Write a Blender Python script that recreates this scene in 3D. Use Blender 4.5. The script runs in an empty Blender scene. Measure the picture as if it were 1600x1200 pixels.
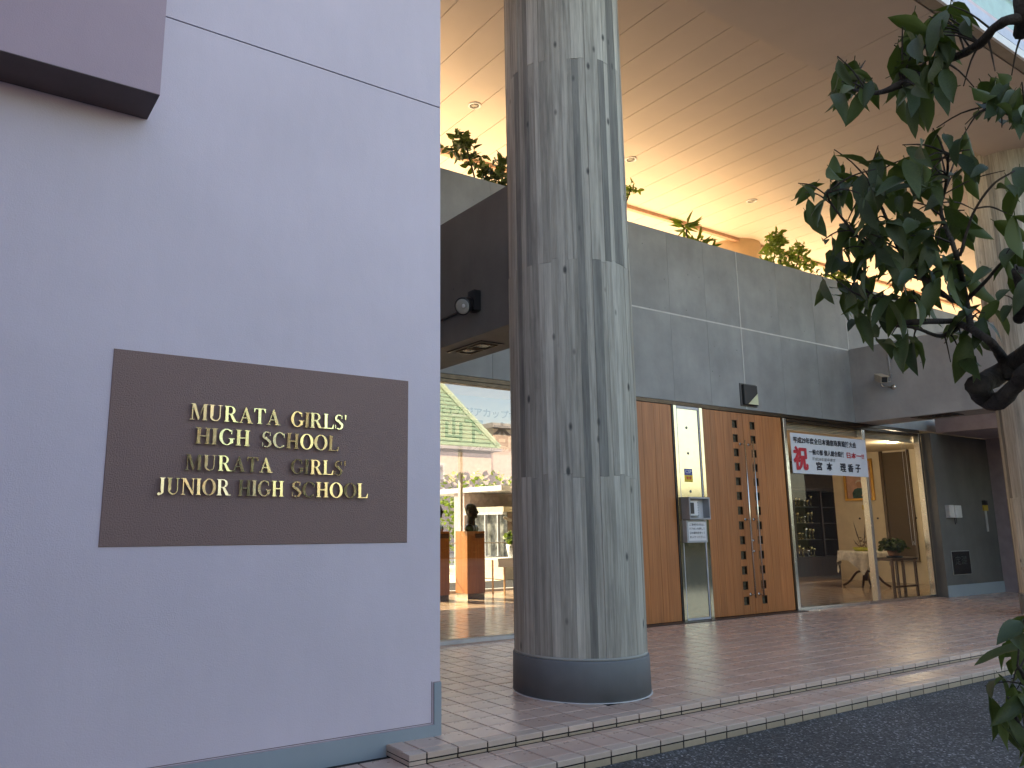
import bpy, bmesh, math, random
from mathutils import Vector, Matrix, noise
R = math.radians
rnd = random.Random(7)
scene = bpy.context.scene
col = scene.collection

# ------------------------------------------------------------------ camera
CAMF = 1225.634
YAW, PITCH, ROLL = 0.997, 0.187, -0.002
CAM = Vector((-2.3402, -3.859, 1.1964))
fw = Vector((math.cos(YAW)*math.cos(PITCH), math.sin(YAW)*math.cos(PITCH), math.sin(PITCH)))
rt = Vector((math.sin(YAW), -math.cos(YAW), 0)); up = rt.cross(fw)
rr = math.cos(ROLL)*rt+math.sin(ROLL)*up; uu = -math.sin(ROLL)*rt+math.cos(ROLL)*up
cam = bpy.data.objects.new('camera', bpy.data.cameras.new('camera')); col.objects.link(cam)
cam.matrix_world = Matrix(((rr.x, uu.x, -fw.x, CAM.x), (rr.y, uu.y, -fw.y, CAM.y), (rr.z, uu.z, -fw.z, CAM.z), (0, 0, 0, 1)))
cam.data.sensor_fit = 'HORIZONTAL'; cam.data.sensor_width = 36; cam.data.lens = CAMF/1600*36
cam.data.shift_x = (800-703.69)/1600; cam.data.shift_y = -(600-589.15)/1600
cam.data.clip_start = 0.05; cam.data.clip_end = 2000
scene.camera = cam

def at(px, py, depth):
    """survey helper: the world point seen in the photograph at (px, py), this many metres away"""
    d = fw+(px-703.69)/CAMF*rr-(py-589.15)/CAMF*uu
    return CAM+d.normalized()*depth

# ------------------------------------------------------------------ light
SUN_EL, SUN_AZ = R(37), math.atan2(-0.45, 0.893)      # azimuth from +Y towards +X
world = bpy.data.worlds.new('World'); scene.world = world; world.use_nodes = True
wn = world.node_tree; bg = wn.nodes['Background']
sky = wn.nodes.new('ShaderNodeTexSky'); sky.sky_type = 'NISHITA'; sky.sun_disc = False
sky.sun_elevation = SUN_EL; sky.sun_rotation = SUN_AZ; sky.altitude = 30; sky.dust_density = 1.2; sky.air_density = 1.0
wn.links.new(sky.outputs[0], bg.inputs[0]); bg.inputs[1].default_value = 0.12
sun = bpy.data.objects.new('sun', bpy.data.lights.new('sun', 'SUN')); col.objects.link(sun)
sd = Vector((math.sin(SUN_AZ)*math.cos(SUN_EL), math.cos(SUN_AZ)*math.cos(SUN_EL), math.sin(SUN_EL)))
sun.rotation_euler = sd.to_track_quat('Z', 'Y').to_euler(); sun.data.energy = 5.0; sun.data.angle = R(0.5)
sun.data.color = (1.0, 0.83, 0.62)
scene.view_settings.view_transform = 'Standard'; scene.view_settings.look = 'None'
scene.view_settings.exposure = 2.05; scene.view_settings.gamma = 1
scene.view_settings.use_white_balance = True; scene.view_settings.white_balance_temperature = 7700
scene.render.engine = 'CYCLES'
cy = scene.cycles
cy.use_denoising = True; cy.max_bounces = 10; cy.diffuse_bounces = 6; cy.glossy_bounces = 4
cy.transmission_bounces = 6; cy.transparent_max_bounces = 12; cy.caustics_reflective = False; cy.caustics_refractive = False
cy.sample_clamp_indirect = 4

# ------------------------------------------------------------------ materials
class NT:
    def __init__(s, name):
        s.m = bpy.data.materials.new(name); s.m.use_nodes = True; s.t = s.m.node_tree
        s.b = s.t.nodes['Principled BSDF']; s.out = s.t.nodes['Material Output']
    def n(s, typ, **kw):
        x = s.t.nodes.new(typ)
        for k, v in kw.items(): setattr(x, k, v)
        return x
    def l(s, a, b): s.t.links.new(a, b)
    def noise(s, scale, detail=3, stretch=(1, 1, 1), rough=.55, obj=True, shift=False):
        tc = s.n('ShaderNodeTexCoord'); mp = s.n('ShaderNodeMapping'); mp.inputs['Scale'].default_value = stretch
        s.l(tc.outputs['Object'], mp.inputs[0])
        if shift:
            oi = s.n('ShaderNodeObjectInfo'); mu = s.n('ShaderNodeMath', operation='MULTIPLY'); mu.inputs[1].default_value = 37
            s.l(oi.outputs['Random'], mu.inputs[0]); s.l(mu.outputs[0], mp.inputs['Location'])
        t = s.n('ShaderNodeTexNoise'); t.inputs['Scale'].default_value = scale; t.inputs['Detail'].default_value = detail
        t.inputs['Roughness'].default_value = rough
        s.l(mp.outputs[0], t.inputs['Vector']); return t.outputs['Fac']
    def ramp(s, fac, stops):
        r = s.n('ShaderNodeValToRGB'); e = r.color_ramp.elements
        while len(e) < len(stops): e.new(.5)
        for i, (p, c) in enumerate(stops):
            e[i].position = p; e[i].color = (*c, 1) if len(c) == 3 else c
        s.l(fac, r.inputs[0]); return r.outputs[0]
    def mix(s, fac, a, b, mode='MIX'):
        x = s.n('ShaderNodeMix', data_type='RGBA', blend_type=mode)
        for i, v in ((0, fac), (6, a), (7, b)):
            if isinstance(v, (int, float)): x.inputs[i].default_value = v
            elif isinstance(v, tuple): x.inputs[i].default_value = (*v, 1)
            else: s.l(v, x.inputs[i])
        return x.outputs[2]
    def grey(s, fac, lo, hi, plo=.3, phi=.7): return s.ramp(fac, [(plo, (lo,)*3), (phi, (hi,)*3)])
    def bump(s, h, strength=.3, dist=.01):
        b = s.n('ShaderNodeBump'); b.inputs['Strength'].default_value = strength; b.inputs['Distance'].default_value = dist
        s.l(h, b.inputs['Height'])
        if s.b.inputs['Normal'].links: s.l(s.b.inputs['Normal'].links[0].from_socket, b.inputs['Normal'])
        s.l(b.outputs[0], s.b.inputs['Normal'])
    def objrand(s): return s.n('ShaderNodeObjectInfo').outputs['Random']

def lin(c): return c

def plain(name, c, rough=.6, metal=0, var=.12, scale=6, bump=0, bscale=60, spec=.5, randamt=0, stretch=(1, 1, 1)):
    N = NT(name); f = N.noise(scale, 4, stretch)
    colr = N.mix(N.grey(f, 0, 1), tuple(v*(1-var) for v in c), tuple(min(1, v*(1+var)) for v in c))
    if randamt:
        colr = N.mix(1.0, colr, N.grey(N.objrand(), 1-randamt, 1+randamt*.5, 0, 1), 'MULTIPLY')
    N.l(colr, N.b.inputs['Base Color'])
    N.b.inputs['Roughness'].default_value = rough; N.b.inputs['Metallic'].default_value = metal
    N.b.inputs['Specular IOR Level'].default_value = spec
    if bump: N.bump(N.noise(bscale, 4, stretch), bump, .01)
    return N.m

def m_stucco(name, c, amt=.25):
    N = NT(name)
    f = N.noise(1.1, 5); f2 = N.noise(14, 4, (1, 1, .25)); g = N.noise(160, 2)
    c1 = N.mix(N.grey(f, 0, 1, .25, .75), tuple(v*.93 for v in c), tuple(v*1.05 for v in c))
    c2 = N.mix(1.0, c1, N.grey(f2, .985, 1.01), 'MULTIPLY')
    N.l(c2, N.b.inputs['Base Color']); N.b.inputs['Roughness'].default_value = .55
    N.bump(g, amt, .004); N.bump(N.noise(9, 3), .12, .012)
    return N.m

def m_concrete(name, c=(.315, .323, .332), rand=.05, rough=.62):
    N = NT(name)
    f = N.noise(1.6, 7, (1, 1, 1), .62, shift=True); st = N.noise(3.2, 4, (1.3, 1.3, .22), .6); pit = N.noise(70, 2, (1, 1, 1)); big = N.noise(.5, 2)
    base = N.mix(N.grey(f, 0, 1, .28, .72), tuple(v*.78 for v in c), tuple(v*1.18 for v in c))
    base = N.mix(1.0, base, N.grey(st, .93, 1.05, .3, .7), 'MULTIPLY')
    base = N.mix(1.0, base, N.grey(big, .9, 1.08), 'MULTIPLY')
    base = N.mix(1.0, base, N.grey(N.objrand(), 1-rand, 1+rand*.6, 0, 1), 'MULTIPLY')
    # small blow holes
    tc = N.n('ShaderNodeTexCoord'); v = N.n('ShaderNodeTexVoronoi', feature='F1'); v.inputs['Scale'].default_value = 5.5
    v.inputs['Randomness'].default_value = 1
    N.l(tc.outputs['Object'], v.inputs['Vector'])
    hole = N.grey(v.outputs['Distance'], 0, 1, .03, .05)
    base = N.mix(hole, tuple(x*.35 for x in c), base)
    N.l(base, N.b.inputs['Base Color']); N.b.inputs['Roughness'].default_value = rough
    N.bump(f, .15, .02); N.bump(hole, .4, .006); N.bump(pit, .05, .004)
    return N.m

def m_board(name):
    N = NT(name); r = N.objrand()
    grain = N.noise(26, 5, (1, 1, .05), .7, shift=True)
    grain2 = N.noise(70, 3, (1, 1, .03), .6, shift=True)
    blot = N.noise(3.2, 6, (1, 1, .5), .65, shift=True)
    tone = N.ramp(r, [(0, (.18, .175, .16)), (.09, (.24, .235, .215)), (.16, (.37, .35, .305)), (.6, (.435, .415, .365)), (1, (.52, .50, .445))])
    base = N.mix(1.0, tone, N.grey(grain, .70, 1.12, .34, .60), 'MULTIPLY')
    base = N.mix(1.0, base, N.grey(grain2, .84, 1.08), 'MULTIPLY')
    base = N.mix(1.0, base, N.ramp(blot, [(.30, (.74, .75, .76)), (.42, (.97, .97, .97)), (.7, (1.06, 1.06, 1.05))]), 'MULTIPLY')
    # knots
    tc = N.n('ShaderNodeTexCoord'); mp = N.n('ShaderNodeMapping'); mp.inputs['Scale'].default_value = (1, 1, .45)
    N.l(tc.outputs['Object'], mp.inputs[0])
    v = N.n('ShaderNodeTexVoronoi'); v.inputs['Scale'].default_value = 7; N.l(mp.outputs[0], v.inputs['Vector'])
    kn = N.grey(v.outputs['Distance'], 0, 1, .06, .13)
    base = N.mix(kn, (.09, .09, .085), base)
    # weather streaks
    dark = N.noise(9, 4, (1, 1, .12), .7)
    base = N.mix(1.0, base, N.grey(dark, .86, 1.03, .36, .52), 'MULTIPLY')
    N.l(base, N.b.inputs['Base Color']); N.b.inputs['Roughness'].default_value = .75
    N.bump(grain, .5, .006); N.bump(grain2, .3, .003)
    return N.m

def m_tile(name, a, b, rough=.24):
    N = NT(name); r = N.objrand()
    f = N.noise(9, 4); g = N.noise(.8, 3); s = N.noise(220, 2)
    base = N.mix(N.grey(f, 0, 1), a, b)
    base = N.mix(1.0, base, N.grey(r, .90, 1.09, 0, 1), 'MULTIPLY')
    base = N.mix(1.0, base, N.grey(g, .94, 1.05), 'MULTIPLY')
    dirt = N.noise(3.1, 6, rough=.7)
    base = N.mix(1.0, base, N.grey(dirt, .92, 1.02, .3, .6), 'MULTIPLY')
    base = N.mix(1.0, base, N.grey(s, .93, 1.06), 'MULTIPLY')
    N.l(base, N.b.inputs['Base Color'])
    N.l(N.grey(dirt, rough*1.25, rough*.9, .35, .6), N.b.inputs['Roughness'])
    N.bump(s, .02, .001)
    return N.m

def m_wood(name, a, b, rough=.4, sc=1.0, rand=.12):
    N = NT(name)
    g = N.noise(30*sc, 5, (1, 1, .035), .65, shift=True); g2 = N.noise(110*sc, 3, (1, 1, .02), .6, shift=True); lo = N.noise(2.5, 3, (1, 1, .3), shift=True)
    base = N.mix(N.grey(g, 0, 1, .3, .7), a, b)
    base = N.mix(1.0, base, N.grey(g2, .8, 1.08), 'MULTIPLY')
    base = N.mix(1.0, base, N.grey(lo, .84, 1.1), 'MULTIPLY')
    base = N.mix(1.0, base, N.grey(N.objrand(), 1-rand, 1+rand, 0, 1), 'MULTIPLY')
    N.l(base, N.b.inputs['Base Color']); N.b.inputs['Roughness'].default_value = rough
    N.bump(g2, .12, .002)
    return N.m

def m_metal(name, c, rough=.25, brush=None, var=.1):
    N = NT(name)
    N.b.inputs['Metallic'].default_value = 1
    f = N.noise(3, 3)
    N.l(N.mix(N.grey(f, 0, 1), tuple(v*(1-var) for v in c), c), N.b.inputs['Base Color'])
    N.l(N.grey(N.noise(20, 3, brush or (1, 1, 1)), rough*.8, rough*1.25), N.b.inputs['Roughness'])
    if brush: N.bump(N.noise(260, 2, brush), .05, .001)
    return N.m

def m_glass(name, tint=(.93, .97, .95), refl=.08, rough=0.0, ior=1.5):
    N = NT(name)
    tr = N.n('ShaderNodeBsdfTransparent'); tr.inputs[0].default_value = (*tint, 1)
    gl = N.n('ShaderNodeBsdfGlossy'); gl.inputs['Roughness'].default_value = rough; gl.inputs[0].default_value = (1, 1, 1, 1)
    fr = N.n('ShaderNodeFresnel'); fr.inputs[0].default_value = ior
    ad = N.n('ShaderNodeMath', operation='ADD'); ad.inputs[1].default_value = refl; ad.use_clamp = True
    N.l(fr.outputs[0], ad.inputs[0])
    mx = N.n('ShaderNodeMixShader'); N.l(ad.outputs[0], mx.inputs[0]); N.l(tr.outputs[0], mx.inputs[1]); N.l(gl.outputs[0], mx.inputs[2])
    N.l(mx.outputs[0], N.out.inputs[0]); return N.m

def m_emit(name, c, e):
    N = NT(name); N.b.inputs['Base Color'].default_value = (*c, 1)
    N.b.inputs['Emission Color'].default_value = (*c, 1); N.b.inputs['Emission Strength'].default_value = e; return N.m

def m_leaf(name, a, b, rough=.38, trans=.12):
    N = NT(name); r = N.objrand()
    g = N.n('ShaderNodeNewGeometry')
    f = N.noise(25, 3)
    base = N.mix(r, a, b)
    base = N.mix(1.0, base, N.grey(f, .75, 1.2), 'MULTIPLY')
    base = N.mix(g.outputs['Backfacing'], base, tuple(v*1.5 for v in b))
    N.l(base, N.b.inputs['Base Color']); N.b.inputs['Roughness'].default_value = rough
    t = N.n('ShaderNodeBsdfTranslucent'); t.inputs[0].default_value = (b[0]*2.4, b[1]*2.6, b[2], 1)
    mx = N.n('ShaderNodeMixShader'); mx.inputs[0].default_value = trans
    N.l(N.b.outputs[0], mx.inputs[1]); N.l(t.outputs[0], mx.inputs[2]); N.l(mx.outputs[0], N.out.inputs[0])
    N.bump(f, .2, .003)
    return N.m

def m_asphalt():
    N = NT('asphalt'); tc = N.n('ShaderNodeTexCoord')
    v = N.n('ShaderNodeTexVoronoi'); v.inputs['Scale'].default_value = 95; N.l(tc.outputs['Object'], v.inputs['Vector'])
    big = N.noise(.9, 5)
    bw = N.n('ShaderNodeRGBToBW'); N.l(v.outputs['Color'], bw.inputs[0])
    st = N.ramp(bw.outputs[0], [(.2, (.03, .033, .036)), (.62, (.07, .074, .078)), (.80, (.13, .135, .145)), (.9, (.34, .35, .38))])
    base = N.mix(1.0, st, N.grey(big, .7, 1.25), 'MULTIPLY')
    N.l(base, N.b.inputs['Base Color']); N.b.inputs['Roughness'].default_value = .8
    N.bump(v.outputs['Distance'], .9, .006); N.bump(N.noise(30, 3), .3, .006)
    return N.m

M = dict(
    pink=m_stucco('lilac_paint', (.70, .625, .72), .3),
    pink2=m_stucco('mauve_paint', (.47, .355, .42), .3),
    base=m_stucco('grey_blue_paint', (.31, .37, .42), .12),
    sign=m_stucco('brown_paint', (.265, .168, .152), 1.2),
    groove=plain('dark_gap', (.03, .02, .02), .9),
    groove2=plain('joint_mortar', (.014, .011, .010), .95, bump=.3),
    brass=m_metal('brass', (.86, .77, .54), .2),
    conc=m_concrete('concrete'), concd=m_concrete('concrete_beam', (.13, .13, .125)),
    sill=plain('white_sealant', (.60, .60, .60), .6),
    board=m_board('board_marked_concrete'),
    band=m_concrete('dark_mortar', (.165, .18, .195), .05, .6),
    ring=plain('pale_joint', (.36, .36, .34), .7),
    tile=m_tile('floor_tile', (.60, .42, .345), (.65, .465, .385), .27),
    tile_in=m_tile('lobby_tile', (.46, .33, .24), (.52, .38, .28), .15),
    nose=m_tile('step_tile', (.56, .43, .36), (.64, .50, .42), .35),
    riser=m_tile('riser_tile', (.36, .28, .20), (.45, .35, .25), .5),
    ceil=plain('cream_ceiling_paint', (.57, .48, .42), .6, var=.03, scale=2),
    door=m_wood('door_wood', (.43, .145, .042), (.56, .22, .075), .42),
    steel=m_metal('brushed_steel', (.56, .49, .34), .12),
    chrome=m_metal('stainless', (.70, .68, .62), .22),
    dframe=m_metal('bronze_frame', (.10, .075, .055), .4),
    black=plain('black_plastic', (.018, .018, .02), .4),
    white=plain('white_paint', (.75, .76, .78), .5, var=.04),
    paper=plain('banner_cloth', (.74, .77, .84), .6, var=.03),
    ink=plain('black_ink', (.012, .013, .03), .6), red=plain('red_ink', (.60, .035, .055), .6),
    glass=m_glass('glazing', (.97, .98, .97), 0, ior=1.27), glassL=m_glass('glazing_film', (.82, .88, .86), .16, ior=1.5),
    cream=plain('cream_wallpaper', (.66, .59, .46), .7, var=.05),
    terr=plain('terrace_stone', (.84, .74, .54), .8),
    asphalt=m_asphalt(),
    bark=plain('bark', (.045, .035, .028), .9, var=.4, scale=30, bump=.9, bscale=70),
    leaf=m_leaf('evergreen_leaf', (.022, .040, .011), (.052, .076, .016), .55, .12),
    leafy=m_leaf('shrub_leaf', (.05, .085, .02), (.10, .14, .03), .5, .35),
    darkwood=m_wood('dark_wood', (.05, .022, .012), (.09, .04, .02), .35),
    pedwood=m_wood('pedestal_wood', (.40, .15, .04), (.52, .22, .065), .3),
    bronze=plain('bronze', (.035, .022, .014), .3, metal=.6),
)

# ------------------------------------------------------------------ mesh helpers
class MB:
    def __init__(s): s.v = []; s.f = []; s.mi = []
    def add(s, vs, fs, mi=0):
        o = len(s.v); s.v += [tuple(v) for v in vs]; s.f += [tuple(o+i for i in f) for f in fs]; s.mi += [mi]*len(fs); return s
    def box(s, x0, y0, z0, x1, y1, z1, mi=0):
        return s.add([(x0, y0, z0), (x1, y0, z0), (x1, y1, z0), (x0, y1, z0), (x0, y0, z1), (x1, y0, z1), (x1, y1, z1), (x0, y1, z1)],
                     [(0, 3, 2, 1), (4, 5, 6, 7), (0, 1, 5, 4), (1, 2, 6, 5), (2, 3, 7, 6), (3, 0, 4, 7)], mi)
    def cham(s, x0, y0, z0, x1, y1, z1, c=.003, mi=0):
        """box with its top edges chamfered"""
        b = [(x0, y0, z0), (x1, y0, z0), (x1, y1, z0), (x0, y1, z0), (x0, y0, z1-c), (x1, y0, z1-c), (x1, y1, z1-c), (x0, y1, z1-c),
             (x0+c, y0+c, z1), (x1-c, y0+c, z1), (x1-c, y1-c, z1), (x0+c, y1-c, z1)]
        return s.add(b, [(0, 3, 2, 1), (8, 9, 10, 11), (0, 1, 5, 4), (1, 2, 6, 5), (2, 3, 7, 6), (3, 0, 4, 7), (4, 5, 9, 8), (5, 6, 10, 9), (6, 7, 11, 10), (7, 4, 8, 11)], mi)
    def bev(s, x0, y0, z0, x1, y1, z1, c=.004, mi=0):
        """box with its four front (-y) edges chamfered"""
        v = [(x0, y1, z0), (x1, y1, z0), (x1, y1, z1), (x0, y1, z1), (x0, y0+c, z0), (x1, y0+c, z0), (x1, y0+c, z1), (x0, y0+c, z1),
             (x0+c, y0, z0+c), (x1-c, y0, z0+c), (x1-c, y0, z1-c), (x0+c, y0, z1-c)]
        return s.add(v, [(0, 3, 2, 1), (8, 9, 10, 11), (0, 1, 5, 4), (1, 2, 6, 5), (2, 3, 7, 6), (3, 0, 4, 7), (4, 5, 9, 8), (5, 6, 10, 9), (6, 7, 11, 10), (7, 4, 8, 11)], mi)
    def prism(s, poly, a, b, axis='y', mi=0):
        """polygon [(u, w)] extruded from a to b; axis y: (u, a, w)"""
        n = len(poly)
        P = (lambda u, w, t: (u, t, w)) if axis == 'y' else (lambda u, w, t: (t, u, w)) if axis == 'x' else (lambda u, w, t: (u, w, t))
        vs = [P(u, w, a) for u, w in poly]+[P(u, w, b) for u, w in poly]
        return s.add(vs, [tuple(range(n)), tuple(range(2*n-1, n-1, -1))]+[(i, i+n, (i+1) % n+n, (i+1) % n) for i in range(n)], mi)
    def lathe(s, prof, c=(0, 0, 0), n=24, mi=0):
        vs = []; fs = []; k = len(prof)
        for i in range(n):
            a = 2*math.pi*i/n
            for r, z in prof: vs.append((c[0]+r*math.cos(a), c[1]+r*math.sin(a), c[2]+z))
        for i in range(n):
            for j in range(k-1):
                fs.append((i*k+j, ((i+1) % n)*k+j, ((i+1) % n)*k+j+1, i*k+j+1))
        s.add(vs, fs, mi)
        for j, flip in ((0, 1), (k-1, 0)):
            if prof[j][0] > 1e-5:
                o = len(s.v)-len(vs); f = [o+i*k+j for i in range(n)]
                s.f.append(tuple(f[::-1] if flip else f)); s.mi.append(mi)
        return s
    def tube(s, pts, rad, n=8, mi=0):
        pts = [Vector(p) for p in pts]; rad = rad if isinstance(rad, (list, tuple)) else [rad]*len(pts)
        vs = []; fs = []; ref = Vector((.3, .2, 1)).normalized()
        prev = None
        for i, p in enumerate(pts):
            t = (pts[min(i+1, len(pts)-1)]-pts[max(i-1, 0)]).normalized()
            if prev is None:
                a = t.orthogonal().normalized()
            else: a = (prev-t*prev.dot(t)).normalized()
            prev = a; b = t.cross(a)
            for k in range(n):
                an = 2*math.pi*k/n; vs.append(p+(a*math.cos(an)+b*math.sin(an))*rad[i])
        for i in range(len(pts)-1):
            for k in range(n):
                fs.append((i*n+k, i*n+(k+1) % n, (i+1)*n+(k+1) % n, (i+1)*n+k))
        fs.append(tuple(range(n-1, -1, -1))); fs.append(tuple((len(pts)-1)*n+k for k in range(n)))
        return s.add(vs, fs, mi)
    def mesh(s, name, mats, smooth=False):
        me = bpy.data.meshes.new(name); me.from_pydata(s.v, [], s.f)
        for m in (mats if isinstance(mats, (list, tuple)) else [mats]): me.materials.append(m)
        if any(s.mi): me.polygons.foreach_set('material_index', s.mi)
        if smooth: me.polygons.foreach_set('use_smooth', [True]*len(s.f))
        me.update(); return me

def link(name, me, parent=None, base=None):
    o = bpy.data.objects.new(name, me); col.objects.link(o)
    if parent is not None:
        o.parent = parent
        if parent.type == 'EMPTY' and base is None: o.matrix_parent_inverse = Matrix.Translation(-Vector(parent.location))
    return o
def part(name, mb, mat, parent=None, smooth=False, stuff=False):
    o = link(name, mb.mesh(name, mat, smooth) if isinstance(mb, MB) else mb, parent)
    if stuff: o['kind'] = 'stuff'
    return o
def tag(o, label=None, cat=None, group=None, kind=None):
    for k, v in (('label', label), ('category', cat), ('group', group), ('kind', kind)):
        if v: o[k] = v
    return o
def thing(name, label, cat, loc=(0, 0, 0), group=None):
    o = bpy.data.objects.new(name, None); o.empty_display_size = .1; col.objects.link(o); o.location = loc
    return tag(o, label, cat, group)
def struct(name, mb, mat, label=None, smooth=False):
    o = part(name, mb, mat, smooth=smooth); o['kind'] = 'structure'
    if label: o['label'] = label
    return o
def copy_tree(o, parent=None):
    c = o.copy(); col.objects.link(c)
    if parent is not None:
        c.parent = parent; c.matrix_parent_inverse = o.matrix_parent_inverse.copy()
    for ch in list(o.children): copy_tree(ch, c)
    return c
def smooth_curve(pts, n=6):
    pts = [Vector(p) for p in pts]; out = []
    for i in range(len(pts)-1):
        p0, p1, p2, p3 = pts[max(i-1, 0)], pts[i], pts[i+1], pts[min(i+2, len(pts)-1)]
        for k in range(n):
            t = k/n
            out.append(.5*((2*p1)+(p2-p0)*t+(2*p0-5*p1+4*p2-p3)*t*t+(3*p1-p0-3*p2+p3)*t**3))
    out.append(pts[-1]); return out
def lerps(a, n):
    out = []
    for i in range(n):
        t = i/(n-1)*(len(a)-1); k = min(int(t), len(a)-2); out.append(a[k]+(a[k+1]-a[k])*(t-k))
    return out

def text_mesh(name, body, mat, w, h, bold=0.0, depth=.001, shear=0.0):
    """lettering fitted to w x h, origin at its lower left corner, standing in the xz plane and facing -y"""
    c = bpy.data.curves.new(name, 'FONT'); c.body = body; c.size = 1; c.offset = min(bold, .012); c.extrude = 0; c.resolution_u = 3; c.shear = shear
    o = bpy.data.objects.new(name, c); col.objects.link(o)
    bpy.context.view_layer.update()
    me = bpy.data.meshes.new_from_object(o.evaluated_get(bpy.context.evaluated_depsgraph_get()))
    bpy.data.objects.remove(o); bpy.data.curves.remove(c)
    xs = [v.co.x for v in me.vertices]; ys = [v.co.y for v in me.vertices]
    x0, x1, y0, y1 = min(xs), max(xs), min(ys), max(ys)
    for v in me.vertices:
        v.co = ((v.co.x-x0)/(x1-x0)*w, -depth, (v.co.y-y0)/(y1-y0)*h)
    if bold > .012:      # heavier strokes: shifted copies of the glyph sheet, each a tenth of a millimetre behind the last
        k_ = (bold-.012)*h; b = MB(); vs = [v.co.copy() for v in me.vertices]; fs = [tuple(f.vertices) for f in me.polygons]
        for i, (dx, dz) in enumerate(((0, 0), (k_, 0), (-k_, 0), (0, k_*.6), (0, -k_*.6), (k_*.7, k_*.4), (-k_*.7, -k_*.4))):
            b.add([v+Vector((dx, i*.0001, dz)) for v in vs], fs)
        me = b.mesh(name, mat)
    me.materials.clear(); me.materials.append(mat); me.name = name
    return me
def text(name, body, mat, x, y, z, w, h, parent=None, bold=0.0, shear=0.0, rot=None):
    me = text_mesh(name, body, mat, w, h, bold, shear=shear)
    if rot: me.transform(rot)
    me.transform(Matrix.Translation((x, y, z)))
    return link(name, me, parent)

# ================================================================== SETTING: ground
g = MB(); g.add([(-300, -300, -.16), (300, -300, -.16), (300, 300, -.16), (-300, 300, -.16)], [(0, 1, 2, 3)])
struct('ground', g, plain('soil', (.16, .14, .11), .9, var=.3, scale=2))
g = MB(); g.add([(-40, -12, -.13), (60, -12, -.13), (60, -.355, -.13), (-40, -.355, -.13)], [(0, 1, 2, 3)])
struct('road', g, M['asphalt'], 'dark grey asphalt with pale stone chips')
g = MB(); g.add([(-40, 10.7, -.02), (40, 10.7, -.02), (40, 40, -.02), (-40, 40, -.02)], [(0, 1, 2, 3)])
struct('courtyard_ground', g, plain('pale_paving', (.68, .62, .50), .8))

# porch floor: mortar bed, tiles, nosings
PX1 = 15.0
bed = MB(); bed.box(-.106, .004, -.5, PX1, 3.16, -.009); bed.box(-9, -.356, -.5, PX1, .0035, -.064); bed.box(-9, .0035, -.5, -.106, .262, -.064)
floor = struct('porch_floor', bed, M['groove2'], 'rose brown tiled porch floor with two shallow steps')
T = .2; J = .0100
tm = MB(); tm.cham(J/2, J/2, -.012, T-J/2, T-J/2, 0, .002); tile_me = tm.mesh('tile', M['tile'])
cells = []
y = .083; j = 0
while y < 3.14:
    for i in range(-1, 75):
        x = i*T
        if i == -1: continue
        cx, cyy = x+.1, y+.1
        inside = (Vector((cx-1.82, cyy-.79)).length < .43) or (Vector((cx-10.42, cyy-.79)).length < .43)
        if inside: continue
        cells.append(((Vector((cx, cyy, 0))-CAM).length, x, y))
    y += T
# visible to the camera: right of the line of sight past the wall corner
def visible(x, y):
    ax = (x+.2)-CAM.x; ay = y-CAM.y
    return ay/ax < (.267-CAM.y)/(.25-CAM.x)+.03 and math.atan2(y-CAM.y, x-CAM.x) > R(19)
vis = sorted(c for c in cells if visible(c[1], c[2])); near = set(vis[:300])
rest = MB()
for c in cells:
    _, x, y = c
    dz = rnd.uniform(-.0006, .0006); w = min(T-J/2, 3.155-y)
    if c in near:
        o = link('tile', tile_me, floor); o.location = (x, y, dz); o.rotation_euler = (rnd.uniform(-.002, .002), rnd.uniform(-.002, .002), 0)
    else: rest.cham(x+J/2, y+J/2, -.012, x+T-J/2, y+w, dz, .002)
part('tile_field', rest, M['tile'], floor, stuff=True)
# left column of cut tiles beside the corner (x -.106 .. 0)
cm = MB(); y = .083
while y < .26:
    cm.cham(-.106+J/2, y+J/2, -.012, -J/2, min(y+T, .265)-J/2, 0, .002); y += T
part('cut_tile', cm, M['tile'], floor)
# nosing tiles
def nose_mesh(w, name='nosing_tile'):
    b = MB(); b.prism([(.0, -.030), (.0, -.003), (.003, 0), (.083-J/2, 0), (.083-J/2, -.012), (.014, -.012), (.014, -.030)], J/2, w-J/2, 'x')
    return b.mesh(name, M['nose'])
nm = nose_mesh(T); rm = MB(); rm.bev(J/2, 0.001, -.0545, T-J/2, .012, -.039, .002); rm = rm.mesh('riser_tile', M['riser'])
for i in range(0, 75):
    o = link('nosing_tile', nm, floor); o.location = (i*T, 0, rnd.uniform(-.0005, .0005))
    o = link('riser_tile', rm, floor); o.location = (i*T, rnd.uniform(0, .001), 0)
b = MB(); b.prism([(.0, -.030), (.0, -.003), (.003, 0), (.083-J/2, 0), (.083-J/2, -.012), (.014, -.012), (.014, -.030)], -.109, -J/2, 'x'); b.box(-.1085, .0145, -.029, -J/2, .0825, -.0125); b.box(-.1085, .001, -.0545, -J/2, .083, -.036)
part('corner_tile', b, M['nose'], floor)
b = MB()
for y0, y1 in ((.085, .262),):
    b.cham(-.1095, y0, -.030, -.1065, y1, -.001, .001); b.cham(-.1095, y0, -.0545, -.1065, y1, -.036, .0005)
part('side_tile', b, M['nose'], floor)
nm2 = nm; rm2 = MB(); rm2.bev(J/2, 0.001, -.0745, T-J/2, .012, -.039, .002); rm2 = rm2.mesh('lower_riser_tile', M['riser'])
for i in range(-12, 75):
    o = link('nosing_tile', nm2, floor); o.location = (i*T, -.36, -.055+rnd.uniform(-.0005, .0005))
    o = link('riser_tile', rm2, floor); o.location = (i*T, -.36+rnd.uniform(0, .001), -.055)
full = tile_me; hm = MB(); hm.cham(J/2, J/2, -.012, T-J/2, .077-J/2, 0, .002); hm = hm.mesh('narrow_tile', M['tile'])
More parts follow.
